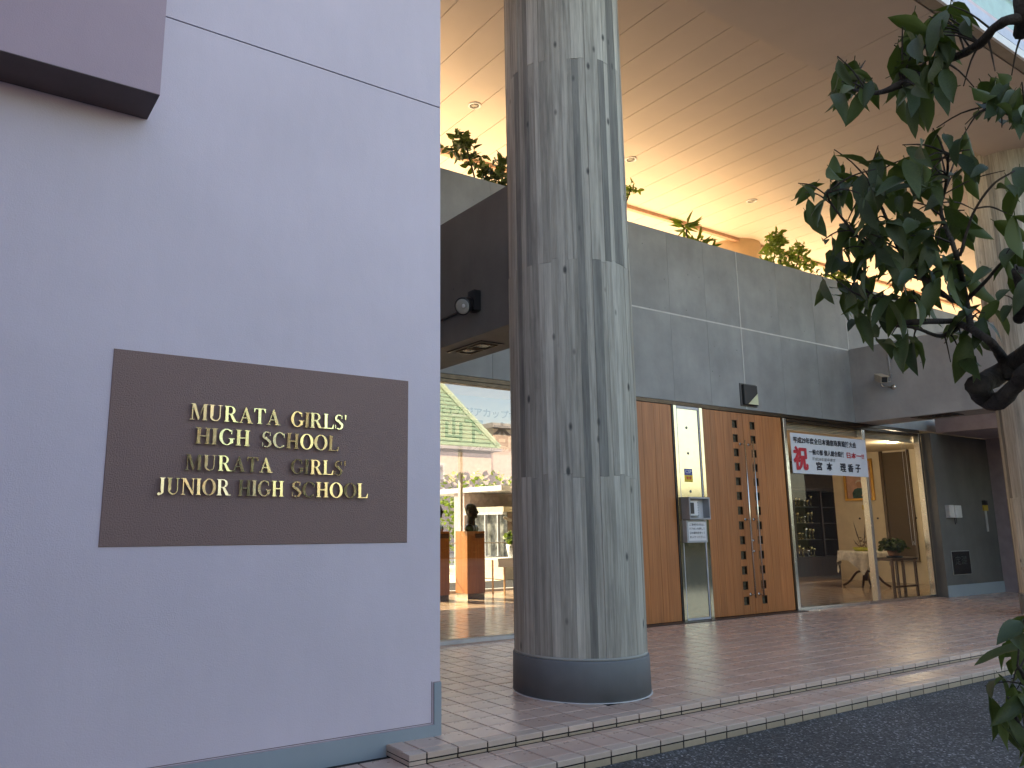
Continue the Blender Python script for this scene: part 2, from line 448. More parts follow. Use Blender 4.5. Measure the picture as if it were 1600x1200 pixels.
for i in range(-12, 75):
    o = link('tread_tile', full, floor); o.location = (i*T, -.277, -.055+rnd.uniform(-.0006, .0006))
    o = link('tread_tile', hm, floor); o.location = (i*T, -.077, -.055)
for i in range(-12, -1):
    o = link('tread_tile', full, floor); o.location = (i*T+.09, .0, -.055)

# ================================================================== entrance wall (left, lilac)
wall = thing('entrance_wall', 'lilac rendered wall filling the left of the view', 'wall', (-2, .267, -.06))
b = MB(); b.box(-9, .267, -.3, .25, 4.6, 3.966); part('lower_panel', b, M['pink'], wall)
b = MB(); b.box(-9, .267, 3.974, .25, 4.6, 13); part('upper_panel', b, M['pink'], wall)
b = MB(); b.box(-8.99, .275, 3.9655, .242, 4.59, 3.9745); part('joint', b, M['groove'], wall)
b = MB(); b.box(-9, .257, -.3, .253, .2668, .062); b.box(.205, .257, .0622, .253, .2668, .288); b.prism([(.205, .288), (.253, .288), (.253, .292), (.209, .292)], .2585, .2668)
part('baseboard', b, M['base'], wall)
b = MB(); b.box(-9, .2635, .0622, .2045, .2668, .0665); b.box(.2, .2635, .0667, .2045, .2668, .297); b.box(.2047, .2635, .2925, .252, .2668, .297)
part('trim_line', b, plain('trim_pink', (.45, .36, .40), .7), wall)
b = MB(); b.tube([(-8.9, .2655, .0725), (.192, .2655, .0725)], .0016, 6); b.tube([(.192, .2655, .0725), (.192, .2655, .30)], .0016, 6)
part('crack_line', b, plain('brown_line', (.13, .07, .07), .8), wall)
# plaster sign field
sg = thing('school_sign', 'brown textured sign field with brass school name letters on the lilac wall', 'sign', (-.83, .26, 1.1))
b = MB(); b.bev(-1.675, .2615, 1.098, .017, .2668, 2.069, .002); part('sign_field', b, M['sign'], sg)

# serif capitals as stroke polygons (unit height)
def arc(cx, cy_, rx, ry, a0, a1, n=14): return [(cx+rx*math.cos(R(a0+(a1-a0)*i/n)), cy_+ry*math.sin(R(a0+(a1-a0)*i/n))) for i in range(n+1)]
def rect(x0, y0, x1, y1): return [(x0, y0), (x1, y0), (x1, y1), (x0, y1)]
S, TH, SF = .175, .055, .04
def serif(xc, y, w=.31): return rect(xc-w/2, y if y < .5 else y-SF, xc+w/2, y+SF if y < .5 else y)
def stem(xc, w=S): return [rect(xc-w/2, 0, xc+w/2, 1), serif(xc, 0), serif(xc, 1)]
def band(cx, cy_, RX, RY, rx, ry, a0, a1, n=16, dx=0):
    o = arc(cx, cy_, RX, RY, a0, a1, n); i = arc(cx+dx, cy_, rx, ry, a0, a1, n)
    return [[o[k], o[k+1], i[k+1], i[k]] for k in range(n)]
GL = {
    'I': (.36, stem(.18)),
    'H': (.86, stem(.19)+stem(.67)+[rect(.24, .46, .62, .53)]),
    'M': (1.04, [rect(.12, 0, .12+TH, 1), serif(.15, 0, .26), rect(.04, 1-SF, .26, 1), [(.10, 1), (.29, 1), (.56, .12), (.50, 0), (.47, 0)], [(.50, 0), (.54, .14), (.80, 1), (.76, 1)],
                 rect(.76, 0, .76+S, 1), serif(.85, 0, .30), rect(.76, 1-SF, 1.0, 1)]),
    'U': (.88, [rect(.13, .28, .13+S, 1), serif(.215, 1), rect(.66, .28, .66+TH, 1), serif(.69, 1, .24)]+band(.4225, .29, .2925, .30, .2, .235, 180, 360, 14, .03)),
    'R': (.88, stem(.20)+band(.42, .735, .27, .265, .13, .215, -90, 90)+[rect(.26, .95, .42, 1), rect(.26, .47, .42, .52), [(.36, .50), (.52, .50), (.80, .0), (.60, 0)], rect(.60, 0, .90, SF)]),
    'A': (.92, [[(.14, 0), (.20, 0), (.47, .93), (.44, 1)], [(.44, 1), (.50, 1), (.84, 0), (.64, 0), (.385, .84)], rect(.27, .30, .66, .355), rect(.04, 0, .31, SF), rect(.56, 0, .92, SF)]),
    'T': (.80, [rect(.31, 0, .31+S, 1), serif(.40, 0), rect(.04, .95, .76, 1), [(.04, .74), (.075, .74), (.15, .95), (.04, .95)], [(.76, .74), (.725, .74), (.65, .95), (.76, .95)]]),
    'G': (.92, band(.46, .5, .41, .52, .24, .465, 48, 325, 26)+[rect(.645, .12, .645+S*.95, .40), rect(.56, .38, .90, .42), [(.70, .68), (.745, .68), (.745, .98), (.70, .92)]]),
    'C': (.84, band(.46, .5, .41, .52, .24, .465, 42, 318, 26)+[[(.71, .66), (.755, .66), (.755, .98), (.70, .88)]]),
    'L': (.76, stem(.19)+[rect(.19, 0, .70, .05), [(.70, .05), (.60, .05), (.69, .30), (.725, .30)]]),
    'S': (.66, band(.32, .745, .25, .27, .12, .215, 50, 270, 16)+band(.34, .255, .27, .27, .13, .215, -130, 90, 16)+[[(.18, .62), (.30, .68), (.52, .40), (.42, .32)], [(.50, .72), (.535, .72), (.535, 1), (.49, .92)], [(.07, .0), (.11, .08), (.105, .30), (.07, .30)]]),
    'O': (.92, band(.46, .5, .42, .52, .245, .47, 0, 360, 30)),
    'N': (.90, [rect(.13, 0, .13+TH, 1), serif(.16, 0, .25), rect(.02, 1-SF, .30, 1), [(.10, 1), (.29, 1), (.77, .10), (.77, 0), (.70, 0)], rect(.715, 0, .77, 1), serif(.745, 1, .25)]),
    'J': (.50, [rect(.22, .20, .22+S, 1), serif(.31, 1)]+band(.20, .20, .195, .22, .05, .17, -100, 0, 10)+[arc(.12, .02, .085, .085, 0, 360, 12)[:-1]]),
    "'": (.22, [[(.07, 1.02), (.17, 1.02), (.14, .68), (.10, .68)]]),
}
def letter(ch, x, z, w, h):
    adv, polys = GL[ch]; b = MB(); cx, cz = x+w/2, z+h/2
    for k, p in enumerate(polys):
        q = [((u/adv-.5)*w, (v-.5)*h) for u, v in p]
        area = sum(q[i][0]*q[(i+1) % len(q)][1]-q[(i+1) % len(q)][0]*q[i][1] for i in range(len(q)))
        if area < 0: q = q[::-1]
        b.prism(q, -.010-.00007*k, 0)
    o = part('letter', b, M['brass']); o.parent = sg; o.location = Vector((cx,   .2525, cz))-Vector(sg.location)
    o.rotation_euler = (R(rnd.uniform(-3.5, 3.5)), 0, R(rnd.uniform(-5, 5)))
    o.matrix_parent_inverse = Matrix()
def line(words, z, h):
    for word, x0, x1 in words:
        tot = sum(GL[c][0] for c in word); x = x0
        for c in word:
            w = GL[c][0]/tot*(x1-x0); letter(c, x, z, w, h*(1.0)); x += w
line([('MURATA', -1.290, -.800), ("GIRLS'", -.745, -.400)], 1.738, .084)
line([('HIGH', -1.258, -.965), ('SCHOOL', -.905, -.445)], 1.615, .084)
line([('MURATA', -1.300, -.835), ("GIRLS'", -.735, -.398)], 1.478, .080)
line([('JUNIOR', -1.430, -1.060), ('HIGH', -1.020, -.765), ('SCHOOL', -.725, -.255)], 1.352, .083)

# projecting box at the upper left
bx = thing('wall_box', 'mauve box volume projecting from the wall at the upper left', 'balcony', (-3, 0, 3.33))
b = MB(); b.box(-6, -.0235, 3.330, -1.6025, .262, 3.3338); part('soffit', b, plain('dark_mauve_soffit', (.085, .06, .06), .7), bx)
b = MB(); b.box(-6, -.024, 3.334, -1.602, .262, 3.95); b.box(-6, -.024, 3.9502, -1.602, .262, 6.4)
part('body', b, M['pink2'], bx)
# unseen wing wall, added to block sky light on the left
wg = thing('unseen_shade_wing', 'unseen mauve wing wall added at the far left to shade the entrance wall', 'wall', (-3, -1, 0))
b = MB(); b.box(-3.3, -3.4, -.2, -2.78, .256, 8.5); part('shade_wing_body', b, M['pink2'], wg)

# ================================================================== columns
def make_column(x, y, label):
    t = thing('column', label, 'column', (x, y, 0), 'round board marked concrete columns along the porch')
    RR = .49
    rim = MB(); rim.lathe([(RR-.012, .28), (RR-.012, 6.5)], (x, y, 0), 48); part('core', rim, M['groove2'], t, True)
    b = MB(); b.lathe([(RR+.018, 0), (RR+.014, .262), (RR+.010, .272), (RR-.02, .272)], (x, y, 0), 64); part('base_band', b, M['band'], t, True)
    b = MB(); b.lathe([(RR+.004, .2725), (RR+.004, .291), (RR-.02, .291)], (x, y, 0), 64); part('joint_ring', b, M['ring'], t, True)
    b = MB(); b.lathe([(RR+.026, 0), (RR+.024, .004), (RR+.015, .006)], (x, y, 0), 64); part('sealant', b, M['sill'], t, True)
    N = 56
    zs = [.292, 1.547, 3.180, 4.865, 6.5]
    r2 = random.Random(3)
    edges = [2*math.pi*(i+r2.uniform(-.24, .24))/N for i in range(N)]
    for i in range(N):
        cuts = [(zs[0], 0)]
        for c in (1, 2, 3):
            if r2.random() > .45: cuts.append((zs[c]+r2.choice((0, .004, -.004, .014, -.012)), 1))
        cuts.append((zs[4], 0))
        a0 = edges[i]+.0006; a1 = (edges[i+1] if i < N-1 else edges[0]+2*math.pi)-.0006
        for (z0, g0), (z1, g1) in zip(cuts, cuts[1:]):
            z0 += .0008*g0; z1 -= .0008*g1
            ro = RR+r2.uniform(-.0035, .0030); m = MB(); vs = []
            for a in (a0, (a0+a1)/2, a1):
                for z in (z0, z1): vs.append((x+ro*math.cos(a), y+ro*math.sin(a), z))
            for a in (a0, (a0+a1)/2, a1):
                for z in (z0, z1): vs.append((x+(RR-.014)*math.cos(a), y+(RR-.014)*math.sin(a), z))
            m.add(vs, [(0, 2, 3, 1), (2, 4, 5, 3), (6, 0, 1, 7), (4, 10, 11, 5), (1, 3, 9, 7), (3, 5, 11, 9), (0, 6, 8, 2), (2, 8, 10, 4)])
            part('board_face', m, M['board'], t)
    return t
col1 = make_column(1.82, .79, 'weathered board marked concrete column in front of the left glass, with dark base band')
col2 = copy_tree(col1); col2.location = (10.42, .79, 0); col2['label'] = 'board marked concrete column behind the tree at the right edge'
bc = thing('column', 'smooth cream column on the roof terrace behind the parapet', 'column', (10.25, 5.35, 4.3))
b = MB(); b.lathe([(.49, 4.3), (.49, 6.62)], (10.4, 5.5, 0), 48); part('shaft', b, plain('cream_render', (.62, .47, .30), .7, var=.05), bc, True)

# ================================================================== concrete facade
fac = thing('concrete_wall', 'fair faced concrete wall with pale joint lines above the doors', 'wall', (6, 3.16, 2.8))
FY = 3.16
xs_main = [.26, 2.03, 7.235, 10.0, 20.0]
def subs(a, b):
    if (a, b) == (2.03, 7.235): return [2.03, 2.765, 3.51, 4.255, 5.0, 5.745, 6.49, 7.235]
    if (a, b) == (7.235, 10.0): return [7.235, 8.165, 9.085, 10.0]
    if a == 10.0: return [10.0+.925*i for i in range(11)]+[20.0]
    return [a, b]
for a, bb in zip(xs_main, xs_main[1:]):
    ss = subs(a, bb)
    for z0, z1 in ((2.815, 4.004), (4.024, 5.18)):
        for k, (x0, x1) in enumerate(zip(ss, ss[1:])):
            l0 = x0+(.0075 if x0 in xs_main else .0009); l1 = x1-(.0075 if x1 in xs_main else .0009)
            m = MB(); m.bev(l0, FY+rnd.uniform(-.0008, .0008), z0, l1, FY+.2, z1, .0015); part('concrete_panel', m, M['conc'], fac)
b = MB(); b.box(.3, FY-.0018, 4.0042, 20, FY+.18, 4.0238)
for x in (2.03, 7.235, 10.0): b.box(x-.0068, FY-.0022, 2.82, x+.0068, FY+.18, 4.004); b.box(x-.0068, FY-.0022, 4.024, x+.0068, FY+.18, 5.175)
part('sealant_joint', b, M['sill'], fac)
b = MB(); b.box(10.02, FY-.012, 2.83, 10.03, FY-.0015, 4.02)
part('corner_strip', b, M['sill'], fac)
b = MB(); b.box(.3, FY+.2005, 2.82, 20, FY+.215, 5.17); part('backing', b, M['groove2'], fac)
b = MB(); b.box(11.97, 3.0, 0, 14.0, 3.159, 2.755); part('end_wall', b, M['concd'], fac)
b = MB(); b.box(11.52, 2.99, 0, 11.969, 3.159, .19) if False else b.box(11.975, 2.988, 0, 14.0, 2.9995, .19); part('skirting', b, M['base'], fac)
# beams from the facade to the columns
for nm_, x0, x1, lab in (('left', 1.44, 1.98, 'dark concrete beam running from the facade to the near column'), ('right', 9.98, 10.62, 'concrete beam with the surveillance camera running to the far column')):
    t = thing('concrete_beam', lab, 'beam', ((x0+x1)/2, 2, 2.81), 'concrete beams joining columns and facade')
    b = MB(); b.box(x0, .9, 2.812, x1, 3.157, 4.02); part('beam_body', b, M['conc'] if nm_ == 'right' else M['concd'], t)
# recessed lights / grilles in beam soffits
for x0, y0, x1, y1, lab in ((1.57, 1.69, 1.83, 2.25, 'black twin lamp recess under the left beam'), (10.05, 1.72, 10.38, 2.33, 'black twin lamp recess under the right beam')):
    t = thing('recessed_lamp', lab, 'lamp', (x0, y0, 2.8), 'twin lamp recesses in the beam soffits')
    b = MB(); b.box(x0, y0, 2.803, x1, y1, 2.8115); part('recess_plate', b, M['black'], t)
    for k in (0, 1):
        ya = y0+.05+k*(y1-y0-.1)/2; yb = ya+(y1-y0-.1)/2-.04
        b = MB()
        for q in ((x0+.04, ya, x1-.04, ya+.012), (x0+.04, yb-.012, x1-.04, yb), (x0+.04, ya+.0121, x0+.052, yb-.0121), (x1-.052, ya+.0121, x1-.04, yb-.0121)):
            b.box(q[0], q[1], 2.794, q[2], q[3], 2.8028)
        part('lamp_frame', b, M['dframe'], t)
        b = MB(); b.lathe([(.0, 2.799), (.05, 2.8005), (.06, 2.8027)], ((x0+x1)/2, (ya+yb)/2, 0), 16); part('lens', b, plain('smoked_lens', (.05, .035, .03), .2), t)

# ================================================================== porch ceiling
ce = MB(); ce.box(.26, -.3, 6.66, 24, 5.75, 6.7502); ceiling = struct('ceiling', ce, M['groove'], 'cream panelled soffit over the porch and terrace')
G0 = 3.573-.4636*8
i = 0; x = G0
while x < 23:
    m = MB(); m.box(max(x+.0045, .262), .90, 6.6, x+.4591, 5.125, 6.64); part('ceiling_panel', m, M['ceil'], ceiling)
    m = MB(); m.box(max(x+.0045, .262), 5.215, 6.6, x+.4591, 5.75, 6.64); part('ceiling_panel', m, M['ceil'], ceiling)
    x += .4636
m = MB(); m.box(.262, 5.13, 6.54, 23.4, 5.21, 6.65); part('dropped_strip', m, plain('tan_strip', (.45, .27, .19), .6), ceiling)
x = 5.86-2.275*3
while x < 23:
    m = MB(); m.box(max(x+.004, .262), -.425, 6.45, x+2.271, .843, 6.659); part('edge_panel', m, M['ceil'], ceiling); x += 2.275
b = MB(); b.box(.262, -.548, 6.45, 24, -.443, 6.56); part('edge_beam', b, plain('greige_edge', (.30, .25, .20), .6), ceiling)
dl = None
for k in range(7):
    x = 3.048+2.853*k
    if dl is None:
        t = thing('downlight', 'unlit round downlight left of the near column', 'ceiling light', (x, 3.879, 6.6), 'round downlights in the porch soffit')
        b = MB(); b.lathe([(.085, -.001), (.085, -.012), (.066, -.015), (.064, .0), ], (x, 3.879, 6.6), 28); part('trim_ring', b, M['white'], t, True)
        b = MB(); b.lathe([(.0, -.006), (.063, -.004)], (x, 3.879, 6.6), 28); part('diffuser', b, plain('frosted_lens', (.35, .33, .30), .3), t, True)
        dl = t
    else:
        t = copy_tree(dl); t.location = (x, 3.879, 6.6)
        t['label'] = ['', 'unlit round downlight just right of the near column', 'unlit round downlight above the terrace column', 'round downlight behind the foreground leaves', 'round downlight far along the soffit', 'round downlight beyond the far column', 'last round downlight of the row'][k]

# upper storey: fascia, balcony
us = thing('upper_storey', 'upper storey with pale fascia and green glass balcony above the porch', 'building', (8, -.5, 6.45))
b = MB(); b.box(.262, -.575, 6.452, 24, -.5485, 6.556); part('fascia', b, M['white'], us)
b = MB(); b.box(.262, -.56, 6.5565, 24, -.50, 6.572); part('shadow_gap', b, M['dframe'], us)
b = MB(); b.box(.262, -.57, 6.5725, 24, -.30, 6.70); part('slab_edge', b, plain('blue_white_paint', (.55, .60, .74), .5), us)
b = MB(); b.box(.262, -.56, 6.7005, 24, -.44, 6.76); part('coping', b, plain('pink_white_paint', (.70, .58, .62), .5), us)
gm = MB(); gm.box(0, -.51, 6.80, 1.44, -.498, 7.75); gm = gm.mesh('balcony_panel', plain('mint_glass', (.42, .62, .56), .15))
pm = MB(); pm.box(-.045, -.53, 6.7605, -.02, -.48, 7.85); pm.box(.02, -.53, 6.7605, .045, -.48, 7.85); pm = pm.mesh('balcony_post', plain('blue_grey_post', (.38, .43, .55), .4))
k = 0; x = 7.85-1.56*5
while x < 23:
    o = link('balcony_post', pm, us); o.location = (x, 0, 0); o.matrix_parent_inverse = Matrix.Translation(-Vector(us.location))
    o = link('balcony_panel', gm, us); o.location = (x+.06, 0, 0); o.matrix_parent_inverse = Matrix.Translation(-Vector(us.location))
    x += 1.56
b = MB(); b.tube([(.3, -.535, 7.27), (23.5, -.535, 7.27)], .012); b.tube([(.3, -.5, 7.88), (23.5, -.5, 7.88)], .03); part('handrail', b, M['dframe'], us)
b = MB(); b.box(-8.9, .9, 6.7503, 24, 5.75, 20); part('storey_body', b, M['pink'], us)

# ================================================================== terrace and lobby shell
lob = thing('lobby', 'entrance lobby behind the glazing with pale ceiling and terrace above', 'building', (6, 6, 0))
b = MB(); b.box(.3, 3.38, 2.762, 20, 8.6, 4.3); b.box(.3, 8.601, 2.762, 10.0, 9.3, 4.3)
part('slab', b, M['cream'], lob)
b = MB(); b.box(.3, 3.38, 4.302, 20, 9.9, 4.33); part('terrace_floor', b, M['terr'], lob)
b = MB(); b.box(2.0, 3.38, 4.34, 20, 3.42, 5.0); b.box(2.0, 4.3, 4.34, 20, 4.36, 4.9); part('planter', b, M['terr'], lob)
b = MB(); b.box(2.0, 3.421, 4.34, 20, 4.299, 4.88); part('planter_soil', b, plain('planter_soil', (.12, .09, .06), .9), lob)
lf = MB(); lf.box(.3, 3.26, -.3, 20, 10.62, -.0045); lobf = struct('lobby_floor', lf, M['groove2'], 'glossy tiled lobby floor')
lt = MB(); y = 3.283
while y < 8.4:
    for i in range(6, 90):
        if i*T > 16.6: break
        lt.cham(i*T+J/2, y+J/2, -.012, i*T+T-J/2, y+T-J/2, 0, .0015)
    y += T
part('tile_field', lt, M['tile_in'], lobf, stuff=True)
# lobby walls
b = MB(); b.box(14.77, 3.2, 0, 15.0, 6.55, 2.761); part('side_wall', b, M['cream'], lob)
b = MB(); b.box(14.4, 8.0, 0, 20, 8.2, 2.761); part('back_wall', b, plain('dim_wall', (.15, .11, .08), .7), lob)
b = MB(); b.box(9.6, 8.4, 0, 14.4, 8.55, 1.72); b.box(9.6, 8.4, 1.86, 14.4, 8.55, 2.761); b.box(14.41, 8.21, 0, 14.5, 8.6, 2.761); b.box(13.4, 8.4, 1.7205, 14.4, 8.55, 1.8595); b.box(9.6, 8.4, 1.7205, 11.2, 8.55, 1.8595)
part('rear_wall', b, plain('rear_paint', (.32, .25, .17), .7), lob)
b = MB(); b.box(20.01, 3.2, 0, 20.2, 8.4, 2.761); part('far_wall', b, M['cream'], lob)
b = MB(); b.box(.3, 3.3, 0, .5, 10.6, 2.761); part('left_wall', b, M['cream'], lob)
# tie holes in the side wall
for y in (6.0, 5.6, 5.2, 4.8, 4.45, 4.05):
    b = MB(); b.lathe([(.022, -.004), (.022, .004)], (0, 0, 0), 12)
    b.v = [(14.766+p[2], y+p[0], 1.33+p[1]) for p in b.v]; part('tie_hole', b, M['black'], lob)
# dark blind panel in the side wall
dk = thing('window_blind', 'dark tall blind recessed in the cream lobby wall', 'blind', (14.75, 5.1, .5))
b = MB(); b.box(14.74, 4.85, .54, 14.768, 5.36, 2.72); part('blind_sheet', b, plain('brown_blind', (.09, .065, .04), .6, bump=.2, stretch=(1, 1, 30)), dk)
b = MB(); b.box(14.72, 5.361, .5, 14.768, 5.42, 2.755); b.box(14.72, 4.80, .5, 14.768, 4.849, 2.755); b.box(14.70, 4.80, .44, 14.768, 5.42, .499); part('blind_frame', b, M['dframe'], dk)
# lobby ceiling lamp (lit in the photograph)
lp = thing('ceiling_lamp', 'lit round ceiling lamp inside the lobby seen through the right glass', 'lamp', (12.93, 4.15, 2.75))
b = MB(); b.lathe([(.11, 2.7605), (.11, 2.745), (.095, 2.742)], (12.93, 4.15, 0), 24); part('lamp_ring', b, M['white'], lp, True)
b = MB(); b.lathe([(.0, 2.738), (.09, 2.7415)], (12.93, 4.15, 0), 24); part('lamp_lens', b, m_emit('lamp_glow', (1, .85, .55), 9), lp, True)
li = bpy.data.objects.new('lamp_light', bpy.data.lights.new('lamp_light', 'POINT')); li.data.energy = 9; li.data.color = (1, .86, .66); li.data.shadow_soft_size = .1
col.objects.link(li); li.parent = lp; li.location = (0, 0, -.12)

# ------------------------------------------------------------------ glazing
def window(label, x0, x1, z0, z1, y, glass, mull=(), fw_=.05, group=None, frame=None, d=.09):
    t = thing('glass_wall', label, 'window', ((x0+x1)/2, y, z0), group)
    frame = frame or M['chrome']
    b = MB(); b.bev(x0, y-d/2, z0, x0+fw_, y+d/2, z1, .003); b.bev(x1-fw_, y-d/2, z0, x1, y+d/2, z1, .003)
    for m in mull:
        b.bev(m-fw_*.62, y-d/2, z0+.0405, m-.004, y+d/2, z1-.0405, .002); b.bev(m+.004, y-d/2, z0+.0405, m+fw_*.62, y+d/2, z1-.0405, .002)
        b.box(m-.0039, y-d/2+.01, z0+.0405, m+.0039, y+d/2-.01, z1-.0405)
    part('frame', b, frame, t)
    b = MB(); b.bev(x0+fw_+.0005, y-d/2, z0, x1-fw_-.0005, y+d/2, z0+.04, .002); part('sill_rail', b, M['sill'] if z0 < .1 and x0 < 3 else frame, t)
    b = MB(); b.bev(x0+fw_+.0005, y-d/2, z1-.04, x1-fw_-.0005, y+d/2, z1, .002); part('head_rail', b, M['dframe'], t)
    edges = [x0+fw_]+[m for m in mull]+[x1-fw_]
    for a, c in zip(edges, edges[1:]):
        b = MB(); e0 = a+(.035 if a in mull else 0); e1 = c-(.035 if c in mull else 0)
        b.add([(e0, y, z0+.04), (e1, y, z0+.04), (e1, y, z1-.04), (e0, y, z1-.04)], [(0, 1, 2, 3)]); part('pane', b, glass, t)
    return t
window('large lobby glazing left of the near column with faded banner inside', .3, 4.1, 0, 2.76, 3.22, M['glassL'])
window('lobby glazing right of the wooden double door, split by a steel post', 8.06, 11.96, .0, 2.75, 3.20, M['glass'], mull=(10.17,), fw_=.065)
b = MB()
for k in range(5): b.box(8.13, 3.26, 2.60+k*.024, 11.88, 3.30+.01*(k % 2), 2.616+k*.024)
tag(part('roller_blind', b, plain('blind_slats', (.55, .45, .33), .6)), 'rolled up slatted blind at the head of the right glazing', 'blind')
# bead chain cord loop
b = MB(); b.tube(smooth_curve([(11.55, 3.28, 2.6), (11.55, 3.28, 1.0), (11.60, 3.28, .92), (11.66, 3.28, 1.0), (11.66, 3.28, 2.6)], 5), .003, 5)
tag(part('blind_cord', b, M['white']), 'thin white looped blind cord hanging inside the right glazing', 'cord')
# dark lintel line under the concrete
b = MB(); b.box(.3, 3.165, 2.763, 11.96, 3.34, 2.811); tag(part('lintel', b, M['dframe']), 'dark bronze lintel strip along the foot of the concrete wall', 'lintel')
# threshold
b = MB(); b.cham(4.1, 3.02, .001, 8.1, 3.158, .008, .002); tag(part('threshold', b, plain('dark_threshold', (.05, .03, .025), .5)), 'dark threshold strip in front of the wooden doors', 'threshold')

# ------------------------------------------------------------------ wooden doors
DY = 3.17
def planks(parent, xs, z0, z1, wincols=()):
    for a, c in zip(xs, xs[1:]):
        g0 = .0022; fy = DY+rnd.uniform(-.0007, .0007)
        if (a, c) in wincols:
            zc = [.19+.2*k for k in range(13)]; h = .056; fr = .012
            b = MB(); b.bev(a+g0/2, fy, z0, a+fr, DY+.05, z1, .001); b.bev(c-fr, fy, z0, c-g0/2, DY+.05, z1, .001)
            zz = z0
            for z in zc: b.box(a+fr+.0001, fy+.0005, zz, c-fr-.0001, DY+.05, z-h); zz = z+h
            b.box(a+fr+.0001, fy+.0005, zz, c-fr-.0001, DY+.05, z1)
            part('plank', b, M['door'], parent)
            for z in zc:
                b = MB(); b.box(a+fr, DY+.032, z-h, c-fr, DY+.04, z+h); part('window_pane', b, plain_pane, parent)
                b = MB(); e = .007
                for q in ((a+fr, z-h, c-fr, z-h+e), (a+fr, z+h-e, c-fr, z+h), (a+fr, z-h+e, a+fr+e, z+h-e), (c-fr-e, z-h+e, c-fr, z+h-e)):
                    b.box(q[0], DY+.004, q[1], q[2], DY+.0315, q[3])
                part('window_frame', b, M['dframe'], parent)
        else:
            b = MB(); b.bev(a+g0/2, fy, z0, c-g0/2, DY+.05, z1, .0015); part('plank', b, M['door'], parent)
plain_pane = plain('smoky_pane', (.10, .085, .06), .12, var=.5, scale=25)
dp = thing('wood_panel', 'fixed plank panel of reddish wood beside the near column', 'panel', (4.9, DY, 0))
planks(dp, [4.1, 4.28, 4.39, 4.6, 4.82, 4.93, 5.12, 5.335, 5.445, 5.665], .012, 2.755)
b = MB(); b.box(4.1, DY+.0505, .012, 5.66, DY+.06, 2.755); part('backing', b, M['groove'], dp)
b = MB(); b.box(5.668, DY-.01, .0, 5.69, DY+.08, 2.76); part('jamb', b, M['black'], dp)
for lab, xs, wc, hx, sgn in (('left leaf of the reddish plank double door, next to the steel panel', [6.262, 6.43, 6.54, 6.70, 6.885, 7.02, 7.128], (6.885, 7.02), 7.045, 1),
                            ('right leaf of the reddish plank double door, next to the glazing', [7.134, 7.275, 7.41, 7.57, 7.73, 7.84, 8.02], (7.275, 7.41), 7.225, -1)):
    t = thing('door', lab, 'door', (xs[0] if sgn > 0 else xs[-1], DY, 0), 'leaves of the wooden double door')
    planks(t, xs, .014, 2.752, [wc])
    b = MB(); b.box(xs[0]+.001, DY+.0505, .014, xs[-1]-.001, DY+.06, 2.752); part('backing', b, M['groove'], t)
    h = MB(); h.tube([(hx, DY-.075, .235), (hx, DY-.075, 2.355)], .0125, 12); hd = part('handle', h, M['chrome'], t, True)
    for z in (.27, 1.27, 2.31):
        q = MB(); q.tube([(hx, DY-.075, z), (hx, DY, z)], .009, 8); q.tube([(hx, DY-.004, z), (hx, DY+.0, z)], .022, 12)
        br = part('bracket', q, M['chrome'], None, True); br.parent = hd
# padlock/knobs between the handles
kn = thing('door_lock', 'small round lock cylinders beside the door handles', 'lock', (7.17, 3.1, 1.0))
for z in (.985, .84):
    q = MB(); q.tube([(7.165, DY-.02, z), (7.165, DY, z)], .016, 12); part('cylinder', q, M['chrome'], kn, True)
b = MB(); b.box(8.022, DY-.012, 0, 8.055, DY+.08, 2.76); tag(part('door_jamb', b, M['dframe']), 'dark jamb between the right door leaf and the glazing', 'door frame')

# steel panel with intercom
sp = thing('steel_panel', 'tall brushed steel panel between the wooden panel and the door', 'panel', (5.97, 3.15, 0))
b = MB(); b.bev(5.692, 3.15, .0, 5.745, 3.25, 2.757, .003); b.bev(6.200, 3.15, .0, 6.258, 3.25, 2.757, .003); part('side_post', b, M['steel'], sp)
b = MB(); b.bev(5.765, 3.168, .032, 6.180, 3.23, 2.72, .002); part('plate', b, M['steel'], sp)
b = MB()
for q in ((5.7455, .008, 5.7645, 2.755), (6.1805, .008, 6.1995, 2.755), (5.765, .008, 6.180, .0315), (5.765, 2.7205, 6.180, 2.755)): b.bev(q[0], 3.158, q[1], q[2], 3.24, q[3], .002)
part('trim', b, plain('alu_trim', (.55, .56, .60), .35), sp)
for z, x in ((2.47, 5.945), (2.13, 5.95), (1.63, 5.955)):
    b = MB(); b.lathe([(.018, 0), (.018, .004), (.010, .007), (.0, .007)], (0, 0, 0), 14); b.v = [(x+p[0], 3.168-p[2], z+p[1]) for p in b.v]; part('screw_cap', b, plain('grey_cap', (.22, .22, .22), .4), sp)
st = thing('sticker', 'blue and yellow security sticker on the steel panel', 'sticker', (5.93, 3.165, 1.84))
b = MB(); b.box(5.855, 3.1655, 1.842, 6.01, 3.1678, 1.925); part('blue_field', b, plain('sticker_blue', (.02, .04, .30), .4), st)
b = MB(); b.box(5.855, 3.1655, 1.752, 6.01, 3.1678, 1.8415); part('yellow_field', b, plain('sticker_yellow', (.80, .55, .02), .4), st)
text('logo_text', 'CSP', M['white'], 5.872, 3.1650, 1.866, .12, .045, st, .02)
text('warning_text', '警備', M['red'], 5.885, 3.1650, 1.785, .10, .038, st, .02)
ic = thing('intercom', 'grey open fronted intercom box on the steel panel', 'intercom', (5.95, 3.06, 1.26))
b = MB(); X0, X1_, Z0, Z1 = 5.75, 6.155, 1.265, 1.552; Y0 = 3.03; w_ = .022
